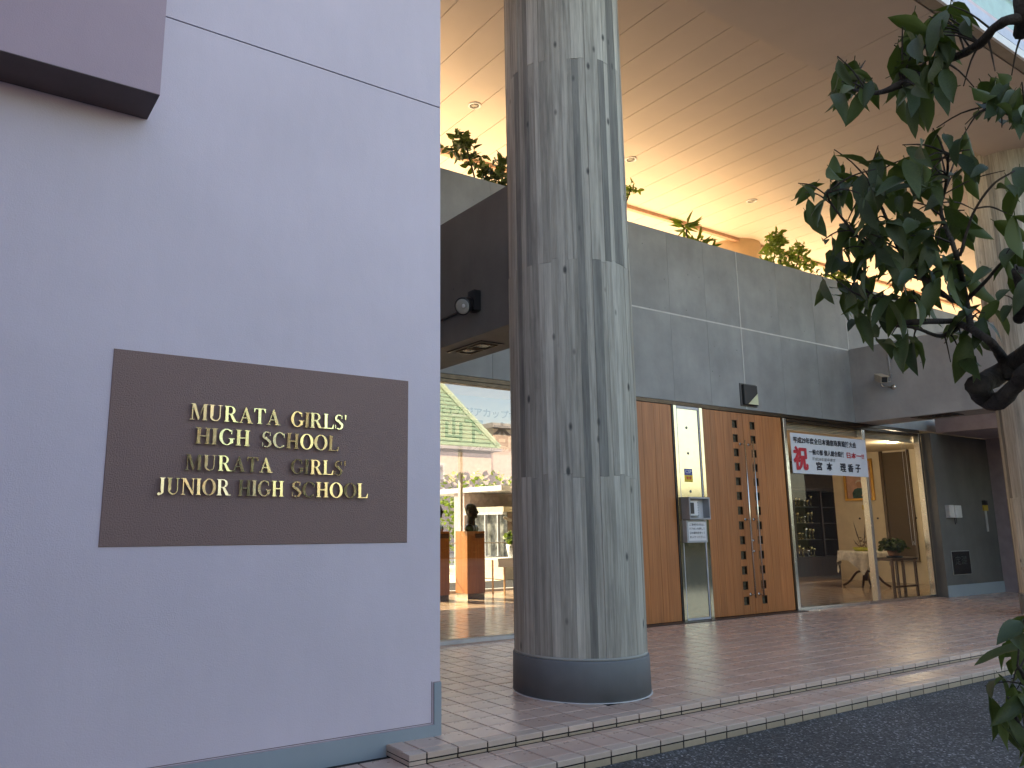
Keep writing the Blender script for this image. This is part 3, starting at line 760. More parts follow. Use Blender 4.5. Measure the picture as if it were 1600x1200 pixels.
b.box(X0, Y0, Z0, X0+w_, 3.1675, Z1); b.box(X1_-w_, Y0, Z0, X1_, 3.1675, Z1); b.box(X0+w_, Y0, Z0, X1_-w_, 3.1675, Z0+w_); b.box(X0+w_, Y0, Z1-w_, X1_-w_, 3.1675, Z1)
part('housing', b, plain('grey_steel', (.30, .31, .33), .4), ic)
b = MB(); b.box(X0+w_, 3.13, Z0+w_, X1_-w_, 3.1675, Z1-w_); part('back_plate', b, plain('pale_grey', (.58, .60, .64), .5), ic)
b = MB(); b.bev(X0+.05, 3.10, Z0+.05, X0+.25, 3.1295, Z1-.04, .004); part('door_station', b, M['white'], ic)
b = MB(); b.bev(X0+.06, 3.088, Z0+.075, X0+.165, 3.0995, Z1-.07, .004); part('lens_window', b, M['black'], ic)
b = MB()
for k in range(6): b.box(X0+.27, 3.125, Z0+.05+k*.032, X0+.285, 3.1299, Z0+.065+k*.032)
for k in range(9): b.box(X0+.06+k*.022, 3.096, Z0+.030, X0+.07+k*.022, 3.0998 if False else 3.1299, Z0+.038)
part('slots', b, M['black'], ic)
nt = thing('notice', 'white instruction notice in a grey frame under the intercom', 'notice', (5.93, 3.1, .98))
b = MB(); b.box(5.745, 3.085, .975, 6.13, 3.1675, 1.255); part('notice_frame', b, plain('grey_frame', (.42, .44, .46), .4), nt)
b = MB(); b.box(5.77, 3.080, .998, 6.105, 3.0848, 1.232); part('sheet', b, M['white'], nt)
for k, s_ in enumerate(('ご来校の方は、', 'ドアホンを押して', '係の案内を待って', 'お入りください。')):
    text('notice_text', s_, M['ink'], 5.79, 3.0785, 1.185-k*.052, .29, .032, nt, .01)

# lamp over the doors
lm = thing('wall_lamp', 'square black lamp with a pale triangular lens above the double door', 'lamp', (7.2, 3.1, 2.88))
b = MB(); b.box(7.10, 3.145, 2.858, 7.46, 3.1585, 3.185); part('lamp_surround', b, plain('dark_seal', (.12, .12, .12), .7), lm)
b = MB(); b.bev(7.13, 3.10, 2.875, 7.43, 3.1445, 3.165, .006); part('lamp_box', b, M['black'], lm)
b = MB(); b.prism([(7.20, 2.884), (7.42, 2.884), (7.42, 3.05)], 3.092, 3.0995); part('lamp_lens', b, plain('pale_lens', (.70, .72, .48), .25), lm)
# surveillance camera on the right beam
cv = thing('surveillance_camera', 'beige surveillance camera on the right concrete beam', 'camera', (9.9, 2.55, 3.4))
def obox(c, ax, ay, az, sx, sy, sz, mat, name, par):
    b = MB(); b.box(-sx/2, -sy/2, -sz/2, sx/2, sy/2, sz/2)
    m = Matrix((ax, ay, az)).transposed()
    b.v = [tuple(Vector(c)+m @ Vector(v)) for v in b.v]; return part(name, b, mat, par)
ax = Vector((-.62, -.70, -.32)).normalized(); ay = ax.cross(Vector((0, 0, 1))).normalized(); az = ay.cross(ax) * -1
az = ax.cross(ay) * -1 if ax.cross(ay).z < 0 else ax.cross(ay)
cc = Vector((9.80, 2.58, 3.43))
obox(cc, ax, ay, az, .26, .10, .10, plain('beige_case', (.42, .38, .31), .4), 'housing', cv)
obox(cc+az*.055+ax*.02, ax, ay, az, .30, .115, .008, plain('beige_case_top', (.50, .46, .38), .4), 'sun_shield', cv)
obox(cc+ax*.132, ax, ay, az, .006, .08, .08, M['black'], 'lens_face', cv)
b = MB(); b.tube([cc-ax*.02-az*.05, cc-az*.10+Vector((.02, 0, -.01)), (9.98, 2.53, 3.30)], .012); part('bracket', b, M['chrome'], cv, True)
b = MB(); b.tube([(9.972, 2.50, 3.30), (9.98, 2.50, 3.30)], .04, 12); part('mount_plate', b, M['chrome'], cv, True)
b = MB(); b.tube([(9.968, 2.52, 4.04), (9.968, 2.52, 3.44)], .011); b.tube(smooth_curve([(9.968, 2.52, 3.44), (9.94, 2.52, 3.38), (9.90, 2.55, 3.40)], 4), .006)
for z in (3.95, 3.78, 3.50): b.box(9.955, 2.50, z, 9.979, 2.54, z+.012)
part('conduit', b, plain('conduit_grey', (.35, .36, .38), .4), cv, True)
# flood light on left beam
fl = thing('spotlight', 'black round spotlight fixed to the dark left beam', 'lamp', (1.35, 1.65, 3.06))
ax = Vector((-.75, -.35, -.35)).normalized(); c0 = Vector((1.40, 1.60, 3.10))
b = MB(); b.tube([c0+ax*-.03, c0+ax*.02, c0+ax*.13, c0+ax*.15], [.035, .062, .075, .078], 20); part('lamp_head', b, M['black'], fl, True)
b = MB(); b.tube([c0+ax*.1495, c0+ax*.153], [.068, .060], 20); part('lens', b, plain('clear_lens', (.35, .37, .34), .1), fl, True)
for k in (-1, 1):
    b = MB(); q = c0+ax*.154+Vector((0, .022*k, 0)); b.tube([q, q+ax*.006], [.018, .010], 10); part('bulb', b, M['white'], fl, True)
b = MB(); b.box(1.37, 1.50, 3.02, 1.438, 1.60, 3.20); part('mount', b, M['black'], fl)
b = MB(); b.tube([(1.428, 1.62, 3.085), (1.428, 3.15, 3.05)], .011); part('cable_conduit', b, M['black'], fl, True)

# ------------------------------------------------------------------ banners
bn = thing('banner', 'white congratulation banner with red and black characters behind the right glazing', 'banner', (9.2, 3.17, 1.95))
BY = 3.150
b = MB(); nx = 24
vs = []; fs = []
for i in range(nx+1):
    x = 8.19+(10.19-8.19)*i/nx
    for z in (1.945, 2.545): vs.append((x, BY+.002*math.sin(i*.7), z))
for i in range(nx): fs.append((2*i, 2*i+2, 2*i+3, 2*i+1))
b.add(vs, fs); part('banner_sheet', b, M['paper'], bn)
TY = BY-.006
text('headline', '平成29年度全日本通信珠算競技大会', M['ink'], 8.25, TY, 2.395, 1.66, .095, bn, .03)
text('subline', '一般の部 個人総合競技', M['ink'], 8.62, TY, 2.235, .93, .085, bn, .026)
text('red_subline', '日本一!!', M['red'], 9.62, TY, 2.225, .48, .095, bn, .035)
text('small_line', '平成28年度卒業生', plain('grey_ink', (.10, .10, .12), .6), 8.68, TY, 2.150, .62, .05, bn, -.002, .3)
text('big_character', '祝', M['red'], 8.235, TY, 2.000, .335, .345, bn, .05)
for ch, x, w in (('宮', 8.78, .15), ('本', 9.05, .15), ('理', 9.41, .15), ('香', 9.62, .15), ('子', 9.83, .14)):
    text('name_character', ch, M['ink'], x, TY, 2.010, w, .125, bn, .04)
# faded banner inside the left glazing
bl = thing('banner', 'faded translucent banner inside the glazing left of the near column', 'banner', (3, 3.3, 2.0))
N = NT('sheer_cloth'); tr = N.n('ShaderNodeBsdfTransparent'); mx = N.n('ShaderNodeMixShader'); mx.inputs[0].default_value = .5
N.b.inputs['Base Color'].default_value = (.8, .85, .85, 1); N.b.inputs['Roughness'].default_value = .8
N.l(tr.outputs[0], mx.inputs[1]); N.l(N.b.outputs[0], mx.inputs[2]); N.l(mx.outputs[0], N.out.inputs[0])
b = MB(); b.add([(1.0, 3.30, 1.98), (4.0, 3.30, 1.98), (4.0, 3.30, 2.62), (1.0, 3.30, 2.62)], [(0, 1, 2, 3)]); part('banner_sheet', b, N.m, bl)
gi = plain('faded_ink', (.03, .035, .03), .7); gi2 = plain('faded_brown_ink', (.09, .07, .05), .7)
text('headline', '女子アジアカップサッカー', gi, 2.10, 3.292, 2.395, 1.46, .10, bl, .03)
for ch, x, z, w, h, m_ in (('山', 2.22, 2.12, .21, .24, gi), ('下', 2.47, 2.10, .24, .25, gi), ('杏', 2.86, 2.08, .24, .27, gi2), ('奈', 3.20, 2.08, .24, .27, gi2)):
    text('name_character', ch, m_, x, 3.292, z, w, h, bl, .045)
text('script_line', 'ゅノレーレーザキ', gi, 2.50, 3.292, 2.015, .62, .05, bl, 0, .3)

# ------------------------------------------------------------------ right end wall fittings
wb = thing('wall_unit', 'small white box with a hanging cord on the dark end wall', 'switch box', (12.4, 2.95, 1.3))
b = MB(); b.bev(12.20, 2.93, 1.31, 12.36, 2.999, 1.525, .005); b.bev(12.365, 2.91, 1.31, 12.58, 2.999, 1.52, .008); part('case', b, plain('offwhite_plastic', (.6, .6, .6), .5), wb)
b = MB(); b.tube([(12.40, 2.96, 1.31), (12.41, 2.96, 1.20)], .008); b.tube([(12.46, 2.96, 1.31), (12.46, 2.96, 1.22)], .006); part('cord', b, M['black'], wb)
yt = thing('padlock_tag', 'yellow tag with a hanging strip on the end wall', 'tag', (13.6, 2.97, 1.1))
b = MB(); b.box(13.55, 2.98, 1.44, 13.72, 2.999, 1.54); part('tag', b, plain('yellow_tag', (.42, .28, .03), .5), yt)
b = MB(); b.box(13.55, 2.97, 1.545, 13.70, 2.999, 1.62); part('clip', b, M['black'], yt)
b = MB(); b.box(13.60, 2.985, 1.07, 13.66, 2.999, 1.438); part('strip', b, plain('strip_grey', (.42, .42, .42), .5), yt)
pq = thing('stone_plaque', 'black polished stone plaque low on the end wall', 'plaque', (12.5, 2.99, .36))
b = MB(); b.box(12.215, 2.990, .352, 12.845, 2.999, .752); part('plaque_frame', b, plain('pale_edge', (.35, .35, .33), .5), pq)
b = MB(); b.box(12.225, 2.982, .362, 12.820, 2.9898, .742); part('stone', b, plain('black_stone', (.012, .013, .012), .2), pq)
text('engraved_text', '定礎', plain('engraving', (.06, .065, .06), .6), 12.30, 2.980, .52, .40, .15, pq)
b = MB(); b.box(14.0, -.35, 0, 14.5, 3.15, 2.9); b.box(12.19, -.2, 2.765, 14.0, 2.998, 3.03)
pw = thing('pink_porch', 'mauve canopy and jamb beyond the far column', 'wall', (13, 2, 2.8))
part('canopy', b, plain('canopy_mauve', (.33, .28, .30), .7), pw)

# ------------------------------------------------------------------ lobby furniture
def lathe_part(name, prof, c, mat, par, n=20): b = MB(); b.lathe(prof, c, n); return part(name, b, mat, par, True)
# pedestals with busts
def remesh(mb, name, mat, voxel, smooth_it=6):
    me = mb.mesh(name, mat); o = bpy.data.objects.new('tmp', me); col.objects.link(o)
    md = o.modifiers.new('r', 'REMESH'); md.mode = 'VOXEL'; md.voxel_size = voxel; md.use_smooth_shade = True
    ms = o.modifiers.new('s', 'SMOOTH'); ms.iterations = smooth_it; ms.factor = .5
    bpy.context.view_layer.update()
    m2 = bpy.data.meshes.new_from_object(o.evaluated_get(bpy.context.evaluated_depsgraph_get())); bpy.data.objects.remove(o)
    m2.name = name; return m2
def ell(mb, c, r, n=16, m=10):
    vs = []; fs = []
    for i in range(m+1):
        th = math.pi*i/m
        for j in range(n):
            ph = 2*math.pi*j/n; vs.append((c[0]+r[0]*math.sin(th)*math.cos(ph), c[1]+r[1]*math.sin(th)*math.sin(ph), c[2]+r[2]*math.cos(th)))
    for i in range(m):
        for j in range(n): fs.append((i*n+j, i*n+n+j, i*n+n+(j+1) % n, i*n+(j+1) % n))
    mb.add(vs, fs)
bm = MB()
ell(bm, (0, 0, .30), (.082, .098, .118)); ell(bm, (0, .01, .34), (.088, .100, .085)); ell(bm, (0, -.03, .235), (.055, .06, .055))
bm.tube([(0, .01, .06), (0, 0, .24)], [.075, .058], 14)
ell(bm, (0, -.105, .285), (.015, .022, .026)); ell(bm, (.084, .005, .29), (.012, .022, .032)); ell(bm, (-.084, .005, .29), (.012, .022, .032))
ell(bm, (0, -.09, .245), (.026, .014, .009)); ell(bm, (0, -.085, .21), (.022, .02, .016)); ell(bm, (.03, -.088, .325), (.022, .012, .008)); ell(bm, (-.03, -.088, .325), (.022, .012, .008))
ell(bm, (0, .01, .03), (.17, .09, .085)); ell(bm, (.10, .0, .03), (.085, .08, .07)); ell(bm, (-.10, .0, .03), (.085, .08, .07)); bm.box(-.11, -.07, -.01, .11, .08, .02)
bust_me = remesh(bm, 'bust', M['bronze'], .009)
hb = MB(); ell(hb, (0, .015, .355), (.094, .106, .082)); hair_me = hb.mesh('hair', M['bronze'], True)
def pedestal(x, yy, lab, lab2):
    t = thing('pedestal', lab, 'pedestal', (x, yy, 0), 'wooden bust pedestals in the lobby')
    b = MB(); b.bev(x-.18, yy-.18, .085, x+.18, yy+.18, 1.10, .004); part('body', b, M['pedwood'], t)
    b = MB(); b.box(x-.17, yy-.17, 0, x+.17, yy+.17, .0848); part('plinth', b, M['steel'], t)
    b = MB(); b.box(x-.02, yy-.188, .99, x+.16, yy-.1805, 1.06); part('name_plate', b, plain('brass_dark', (.12, .06, .03), .3), t)
    o = link('bust', bust_me); o.location = (x+.03, yy, 1.11); o.rotation_euler = (0, 0, R(35)); o.scale = (1.08,)*3
    tag(o, lab2, 'statue', 'bronze busts')
    return t
pedestal(5.33, 7.40, 'wooden pedestal under the fully visible bust, sunlit on its left face', 'dark bronze bust of a short haired head on the wooden pedestal near the column')
pedestal(4.62, 7.40, 'wooden pedestal partly hidden by the lilac wall edge', 'dark bronze bust partly hidden by the lilac wall edge')
# small white table with pots left
t = thing('side_table', 'small white table with thin tan legs by the rear windows', 'table', (6.2, 7.6, 0))
b = MB(); b.bev(5.95, 7.45, .60, 6.75, 7.9, .63, .003); part('table_top', b, M['white'], t)
b = MB(); b.box(5.96, 7.46, .48, 6.74, 7.465, .599); part('cloth', b, M['white'], t)
for x, y in ((6.12, 7.5), (6.42, 7.5), (6.12, 7.85), (6.6, 7.85)): b = MB(); b.box(x-.012, y-.012, 0, x+.012, y+.012, .60 if y > 7.6 else .479); part('leg', b, plain('tan_leg', (.45, .26, .10), .5), t)
def foliage(c, r, n, size, seed, flat=.8, thin=.28):
    q = random.Random(seed); b = MB()
    for _ in range(n):
        d = Vector((q.gauss(0, 1), q.gauss(0, 1), q.gauss(0, 1))).normalized()*(q.random()**.45)
        p = Vector(c)+Vector((d.x*r[0], d.y*r[1], d.z*r[2]))
        a = Vector((q.uniform(-1, 1), q.uniform(-1, 1), q.uniform(-.8, .5))).normalized(); s = size*q.uniform(.7, 1.3)
        u = a.orthogonal().normalized(); u.rotate(Matrix.Rotation(q.uniform(0, 6.28), 3, a)); u *= s*thin; k = a.cross(u).normalized()*s*.12
        b.add([p, p+a*s*.35+u+k, p+a*s*.75+u*.7+k*.5, p+a*s, p+a*s*.75-u*.7+k*.5, p+a*s*.35-u+k, p+a*s*.5], [(0, 1, 6), (1, 2, 6), (2, 3, 6), (3, 4, 6), (4, 5, 6), (5, 0, 6)])
    return b
t = thing('potted_plant', 'leafy plant in a white pot on the white side table', 'plant', (6.35, 7.6, .63))
lathe_part('pot', [(.0, .631), (.09, .631), (.13, .86), (.11, .86), (.10, .84), (0, .84)], (6.40, 7.6, 0), M['white'], t)
part('foliage', foliage((6.40, 7.6, .98), (.16, .16, .13), 90, .10, 11), M['leafy'], t)
t = thing('potted_orchid', 'tall flowering pot plant beside the white side table', 'plant', (6.65, 7.75, .63))
b = MB(); b.tube(smooth_curve([(6.62, 7.7, .64), (6.55, 7.7, 1.0), (6.40, 7.7, 1.3), (6.28, 7.68, 1.33)], 5), .005, 5); part('stem', b, M['bark'], t)
b = MB()
for k in range(5): ell(b, (6.27+.035*k, 7.68, 1.33-.01*k), (.03, .015, .028), 8, 6)
part('flower', b, M['white'], t, True)
# far table: round with lace cloth, flower arrangement
tx, ty = 13.05, 5.0
t = thing('round_table', 'round wooden table under the white lace cloth in the lobby', 'table', (tx, ty, 0))
lathe_part('table_top', [(0, .66), (.46, .66), (.46, .685), (0, .685)], (tx, ty, 0), M['darkwood'], t, 32)
b = MB(); b.lathe([(.035, .12), (.05, .3), (.035, .66)], (tx, ty, 0), 14); part('post', b, M['darkwood'], t, True)
for a in (20, 110, 200, 290):
    d = Vector((math.cos(R(a)), math.sin(R(a)), 0)); b = MB()
    b.tube(smooth_curve([Vector((tx, ty, .30)), Vector((tx, ty, .28))+d*.15, Vector((tx, ty, .10))+d*.30, Vector((tx, ty, .02))+d*.42], 5), [.028, .025]*8+[.02]*0 if False else .022, 8); part('leg', b, M['darkwood'], t, True)
vs = []; fs = []; n = 96; q = random.Random(5)
for i in range(n):
    a = 2*math.pi*i/n
    sq = 1/max(abs(math.cos(a+R(20))), abs(math.sin(a+R(20))))      # square cloth: corners hang lower
    drop = .16+.30*(sq-1)/.414
    for k in range(7):
        if k == 0: vs.append((tx+.46*math.cos(a), ty+.46*math.sin(a), .6875)); continue
        f = k/6; rr_ = .466+.028*f*math.sin(a*14)+.015*f
        vs.append((tx+rr_*math.cos(a), ty+rr_*math.sin(a), .687-drop*f))
for i in range(n):
    for k in range(6): fs.append((i*7+k, i*7+k+1, ((i+1) % n)*7+k+1, ((i+1) % n)*7+k))
fs.append(tuple(i*7 for i in range(n)))
b = MB(); b.add(vs, fs); tag(part('tablecloth', b, plain('lace_cloth', (.62, .57, .48), .8, var=.25, scale=14), None, True), 'white lace cloth draped over the round lobby table', 'tablecloth')
t = thing('flower_arrangement', 'flower arrangement with tall dark leaves in a low yellow green dish', 'flowers', (12.95, 4.95, .69))
b = MB(); b.lathe([(0, .690), (.16, .690), (.20, .76), (.185, .76), (.15, .71), (0, .71)], (12.98, 4.95, 0), 24); part('dish', b, plain('yellow_dish', (.42, .42, .05), .3), t, True)
for dx, h, lean in ((-.12, .55, -.20), (.16, .50, -.06), (-.22, .2, -.15), (.22, .25, .1)):
    b = MB(); p0 = Vector((12.98+dx*.3, 4.95, .72)); p1 = p0+Vector((lean*.8+dx*.7, 0, h))
    s_ = Vector((.022, 0, 0)); mid = (p0+p1)/2+Vector((lean*.1, 0, 0)); b.add([p0, mid+s_, p1, mid-s_, mid+Vector((0, -.01, 0))], [(0, 1, 4), (1, 2, 4), (2, 3, 4), (3, 0, 4)]); part('blade_leaf', b, plain('purple_leaf', (.045, .02, .02), .4), t)
part('blossoms', foliage((12.98, 4.95, .84), (.24, .10, .12), 60, .05, 21), plain('mixed_blossom', (.25, .18, .12), .6, var=.8, scale=18), t)
# near table with pot plant
t = thing('plant_stand', 'dark slender wooden table close behind the right glazing', 'table', (11.5, 3.6, 0))
x0, x1, y0, y1 = 11.12, 11.95, 3.42, 3.80
b = MB(); b.bev(x0, y0, .60, x1, y1, .64, .004); part('table_top', b, M['darkwood'], t)
for x, y in ((x0+.05, y0+.03), (x1-.05, y0+.03), (x0+.05, y1-.03), (x1-.05, y1-.03), ((x0+x1)/2-.03, y0+.03)): b = MB(); b.box(x-.018, y-.018, 0, x+.018, y+.018, .5995); part('leg', b, M['darkwood'], t)
b = MB(); b.box(x0+.069, y0+.02, .16, (x0+x1)/2-.049, y0+.04, .19); b.box((x0+x1)/2-.011, y0+.02, .16, x1-.069, y0+.04, .19); part('stretcher', b, M['darkwood'], t)
t = thing('potted_plant', 'bushy green plant in a brown pot on the dark slender table', 'plant', (11.55, 3.6, .64))
lathe_part('saucer', [(0, .641), (.12, .641), (.13, .67), (0, .67)], (11.55, 3.6, 0), M['black'], t)
lathe_part('pot', [(0, .671), (.085, .671), (.11, .76), (.095, .76), (0, .75)], (11.55, 3.6, 0), plain('terracotta', (.22, .10, .05), .7), t)
part('foliage', foliage((11.55, 3.6, .86), (.24, .2, .11), 260, .075, 31, thin=.42), M['leaf'], t)
# framed portrait
fr = thing('framed_portrait', 'gilt framed portrait of a white haired sitter in teal on the cream wall', 'picture', (14.75, 5.93, 1.7))
xw = 14.766; Y0, Y1, Z0, Z1 = 5.60, 6.27, 1.72, 2.62
b = MB()
for (a, c, d, e) in ((Y0, Z0, Y1, Z0+.05), (Y0, Z1-.05, Y1, Z1), (Y0, Z0+.0505, Y0+.05, Z1-.0505), (Y1-.05, Z0+.0505, Y1, Z1-.0505)): b.box(xw-.04, a, c, xw, d, e)
part('frame', b, m_metal('gilt', (.55, .32, .09), .4), fr)
b = MB(); b.box(xw-.012, Y0+.0505, Z0+.0505, xw-.002, Y1-.0505, Z1-.0505); part('canvas', b, plain('pink_ground', (.52, .33, .27), .7, var=.2), fr)
def px_poly(name, pts, mat, off): b = MB(); b.prism([(5.95-u*.85, 1.77+v*.68) for u, v in pts][::-1], xw-.0125-off, xw-.0126-off+.0004, 'x'); part(name, b, mat, fr)
px_poly('painted_jacket', [(-.17, 0), (-.18, .18), (-.12, .29), (-.03, .33), (.08, .32), (.16, .25), (.19, .1), (.19, 0)], plain('teal_paint', (.03, .09, .085), .7, var=.4), .001)
px_poly('painted_face', arc(.02, .45, .075, .10, 0, 360, 18)[:-1], plain('skin_paint', (.45, .27, .19), .7), .002)
px_poly('painted_hair', [(p[0], p[1]) for p in arc(.02, .50, .095, .09, -10, 190, 14)]+[(-.055, .47), (-.03, .53), (.05, .54), (.09, .47)], plain('white_hair', (.55, .50, .45), .7), .003)
px_poly('painted_hands', arc(.10, .09, .05, .03, 0, 360, 12)[:-1], plain('hand_paint', (.45, .27, .19), .7), .002)
b = MB(); b.box(xw-.006, 5.72, 1.52, xw, 5.92, 1.62); tag(part('caption_plate', b, plain('yellow_card', (.62, .45, .12), .5)), 'small yellow caption card under the portrait', 'card')
# bookcase / trophy cabinet
bk = thing('trophy_cabinet', 'dark wooden trophy cabinet against the lobby back wall', 'cabinet', (15.4, 7.5, 0))
b = MB(); b.box(14.62, 7.5, 0, 17.2, 7.95, .45); b.box(14.62, 7.5, 2.0, 17.2, 7.95, 2.08); b.box(14.62, 7.93, .451, 17.2, 7.95, 1.999); part('carcass', b, M['darkwood'], bk)
for x in (14.62, 15.72, 16.4, 17.14): b = MB(); b.box(x, 7.49, .451, x+.06, 7.929, 1.999); part('upright', b, M['darkwood'], bk)
for z in (.83, 1.22, 1.61): b = MB(); b.box(14.681, 7.55, z, 17.139, 7.929, z+.02); part('shelf', b, M['darkwood'], bk)
b = MB(); b.add([(14.68, 7.505, .45), (17.14, 7.505, .45), (17.14, 7.505, 2.0), (14.68, 7.505, 2.0)], [(0, 1, 2, 3)]); part('glass_front', b, M['glass'], bk)
q = random.Random(9); gold = m_metal('trophy_gold', (.6, .45, .2), .25)
tlab = ['slim', 'wide', 'tall', 'short']
for z in (.452, .852, 1.242, 1.632):
    for k in range(6):
        x = 14.85+k*.15+q.uniform(-.03, .03); h = q.uniform(.14, .30)
        b = MB(); b.lathe([(.035, 0), (.035, .02), (.010, .03), (.010, h*.5), (.045, h*.75), (.05, h), (.04, h), (.0, h*.7)], (x, 7.68, z), 12)
        tag(part('trophy', b, gold if k % 3 else M['chrome'], None, True), 'small metal cup on the %s shelf of the dark trophy cabinet' % {.452: 'lowest', .852: 'second lowest', 1.242: 'second highest', 1.632: 'highest'}[z], 'trophy', 'cups on the %s cabinet shelf' % {.452: 'lowest', .852: 'second lowest', 1.242: 'second highest', 1.632: 'highest'}[z])
# gilded screen strip seen by the left jamb
t = thing('display_stand', 'narrow lit display stand with gilt ornaments beside the trophy cabinet', 'display', (14.0, 7.5, 0))
b = MB(); b.box(13.9, 7.45, 0, 14.4, 7.8, 1.78); part('case', b, plain('beige_case2', (.38, .30, .17), .5), t)
for z in (.8, 1.0, 1.5): 
    b = MB(); ell(b, (14.1, 7.42, z), (.05, .03, .07), 10, 8); part('ornament', b, gold, t, True)

# rear glazing and courtyard
rg = thing('rear_glazing', 'sunlit rear window wall of the lobby', 'window', (5, 8.4, 0))
b = MB()
for x in (1.0, 2.6, 4.2, 5.8, 7.4, 9.0): b.box(x-.025, 8.36, .041, x+.025, 8.44, 2.719)
b.box(.5, 8.35, 0, 9.6, 8.45, .04); b.box(.5, 8.35, 2.72, 9.6, 8.45, 2.761); part('frame', b, M['sill'], rg)
for a in (.5, 1.0, 2.6, 4.2, 5.8, 7.4): 
    b = MB(); b.add([(a, 8.4, .04), (a+1.6, 8.4, .04), (a+1.6, 8.4, 2.72), (a, 8.4, 2.72)], [(0, 1, 2, 3)]); part('pane', b, M['glass'], rg)
b = MB()
for z in (.62, .88): b.tube([(.5, 8.25, z), (9.5, 8.25, z)], .012)
for x in (2.0, 4.9, 8.1): b.tube([(x, 8.25, 0), (x, 8.25, .88)], .012)
tag(part('handrail', b, M['chrome'], None, True), 'thin double steel handrail before the rear windows', 'handrail')
# annex building in the courtyard
an = thing('annex', 'low courtyard annex with dark sliding windows seen through the lobby', 'building', (9, 11.5, 0))
b = MB(); b.box(8.5, 10.8, -.02, 12, 12.2, 1.0) if False else b.box(8.5, 12.3, -.02, 12, 12.75, 1.98); b.box(8.5, 10.65, 1.68, 12, 12.299, 1.98) if False else None
part('pier', b, plain('annex_pink', (.50, .40, .40), .7), an)
b = MB(); b.box(8.5, 10.7, 1.50, 12, 12.299, 1.62); b.box(8.5, 10.7, .0, 12, 12.299, .45); part('parapet', b, plain('annex_cream', (.55, .50, .40), .7), an)
b = MB(); b.box(8.48, 10.7, 1.44, 8.6, 12.299, 1.4995); b.box(8.48, 10.7, .45, 8.6, 12.299, .50)
for y in (10.9, 11.4, 11.9): b.box(8.485, y, .5005, 8.55, y+.04, 1.4395)
part('window_frame', b, plain('alu', (.45, .48, .55), .35), an)
b = MB(); b.box(8.6, 10.7, .4505, 8.62, 12.29, 1.4995); part('window_glass', b, plain('frosted_dark', (.16, .17, .17), .3, var=.9, scale=6), an)
b = MB(); b.box(8.45, 10.7, 1.985, 12, 14.5, 2.1); part('roof', b, plain('annex_roof', (.55, .56, .62), .6), an)
hd = thing('hedge', 'clipped green hedge behind the courtyard annex', 'hedge', (14, 16, 0))
part('foliage', foliage((12.5, 15.5, 1.4), (5.5, .9, 1.5), 2600, .16, 41), M['leafy'], hd)
cw = thing('rear_building', 'pale lavender building closing the courtyard beyond the lobby', 'building', (8, 26, 0))
b = MB(); b.box(-4, 26, 0, 40, 30, 7.5); part('wall_body', b, plain('lavender', (.42, .36, .38), .7), cw)

# ------------------------------------------------------------------ terrace plants
def shrub(name, label, stems, clusters, size, seed, mat=None, spiky=False):
    """stems: list of point lists; clusters: (centre, radius, count)"""
    t = thing(name, label, 'plant', stems[0][0], 'plants growing in the terrace planter')
    b = MB()
    for s_ in stems: b.tube(smooth_curve(s_, 4), .012, 5)
    part('stem', b, M['bark'], t)
    b = MB()
    for k, (c, r, n) in enumerate(clusters):
        f = foliage(c, (r, r*.8, r*.85), n, size, seed+k, thin=.09 if spiky else .26); b.add(f.v, f.f)
    part('foliage', b, mat or M['leafy'], t); return t
PY = 3.8
def stemto(x, z, bx_): return [(bx_, PY, 4.9), ((bx_+x)/2, PY, (4.9+z)/2+.05), (x, PY, z)]
shrub('terrace_shrub', 'leafy shrub leaning over the parapet left of the near column', [stemto(2.85, 5.95, 3.15), stemto(3.1, 5.7, 3.2), stemto(3.45, 5.75, 3.3)],
      [((2.80, PY, 5.98), .17, 60), ((2.68, PY, 5.83), .11, 22), ((2.95, PY, 5.78), .16, 42), ((3.15, PY, 5.62), .15, 42), ((3.38, PY, 5.80), .16, 46), ((3.33, PY, 5.55), .22, 90), ((3.12, PY, 5.42), .12, 30), ((3.6, PY, 5.5), .2, 50)], .12, 51, M['leaf'])
shrub('terrace_shrub', 'sprig showing at the lilac wall edge above the parapet', [stemto(2.46, 5.82, 2.2)], [((2.42, PY, 5.84), .06, 10), ((2.2, PY, 5.8), .2, 30)], .10, 58, M['leaf'])
shrub('terrace_shrub', 'small yellow green sprig just right of the near column', [stemto(5.78, 6.06, 5.3)], [((5.80, PY, 6.06), .11, 26), ((5.55, PY, 5.9), .2, 50)], .10, 61)
shrub('terrace_dracaena', 'spiky leaved plant on the parapet left of the terrace column', [stemto(6.95, 5.68, 7.0), stemto(7.3, 5.5, 7.25)], [((6.93, PY, 5.72), .06, 26), ((7.22, PY, 5.50), .10, 46), ((7.42, PY, 5.45), .08, 26)], .26, 65, M['leafy'], True)
shrub('terrace_shrub', 'twin headed leafy shrub right of the terrace column', [stemto(9.3, 6.05, 9.3), stemto(9.85, 5.8, 9.5), stemto(9.1, 5.6, 9.3)],
      [((9.25, PY, 6.00), .17, 70), ((9.12, PY, 5.80), .20, 80), ((9.45, PY, 5.72), .16, 50), ((9.85, PY, 5.88), .19, 70), ((10.08, PY, 5.70), .15, 44), ((9.5, PY, 5.52), .25, 100), ((8.95, PY, 5.5), .14, 40)], .11, 71)
shrub('terrace_shrub', 'low tuft on the parapet just left of the foreground leaves', [stemto(10.25, 5.5, 10.2)], [((10.25, PY, 5.48), .15, 50)], .14, 81, M['leaf'], True)
shrub('terrace_shrub', 'yellow green shrub behind the foreground leaves', [stemto(11.0, 5.6, 11.0)], [((11.0, PY, 5.62), .25, 110)], .12, 85)

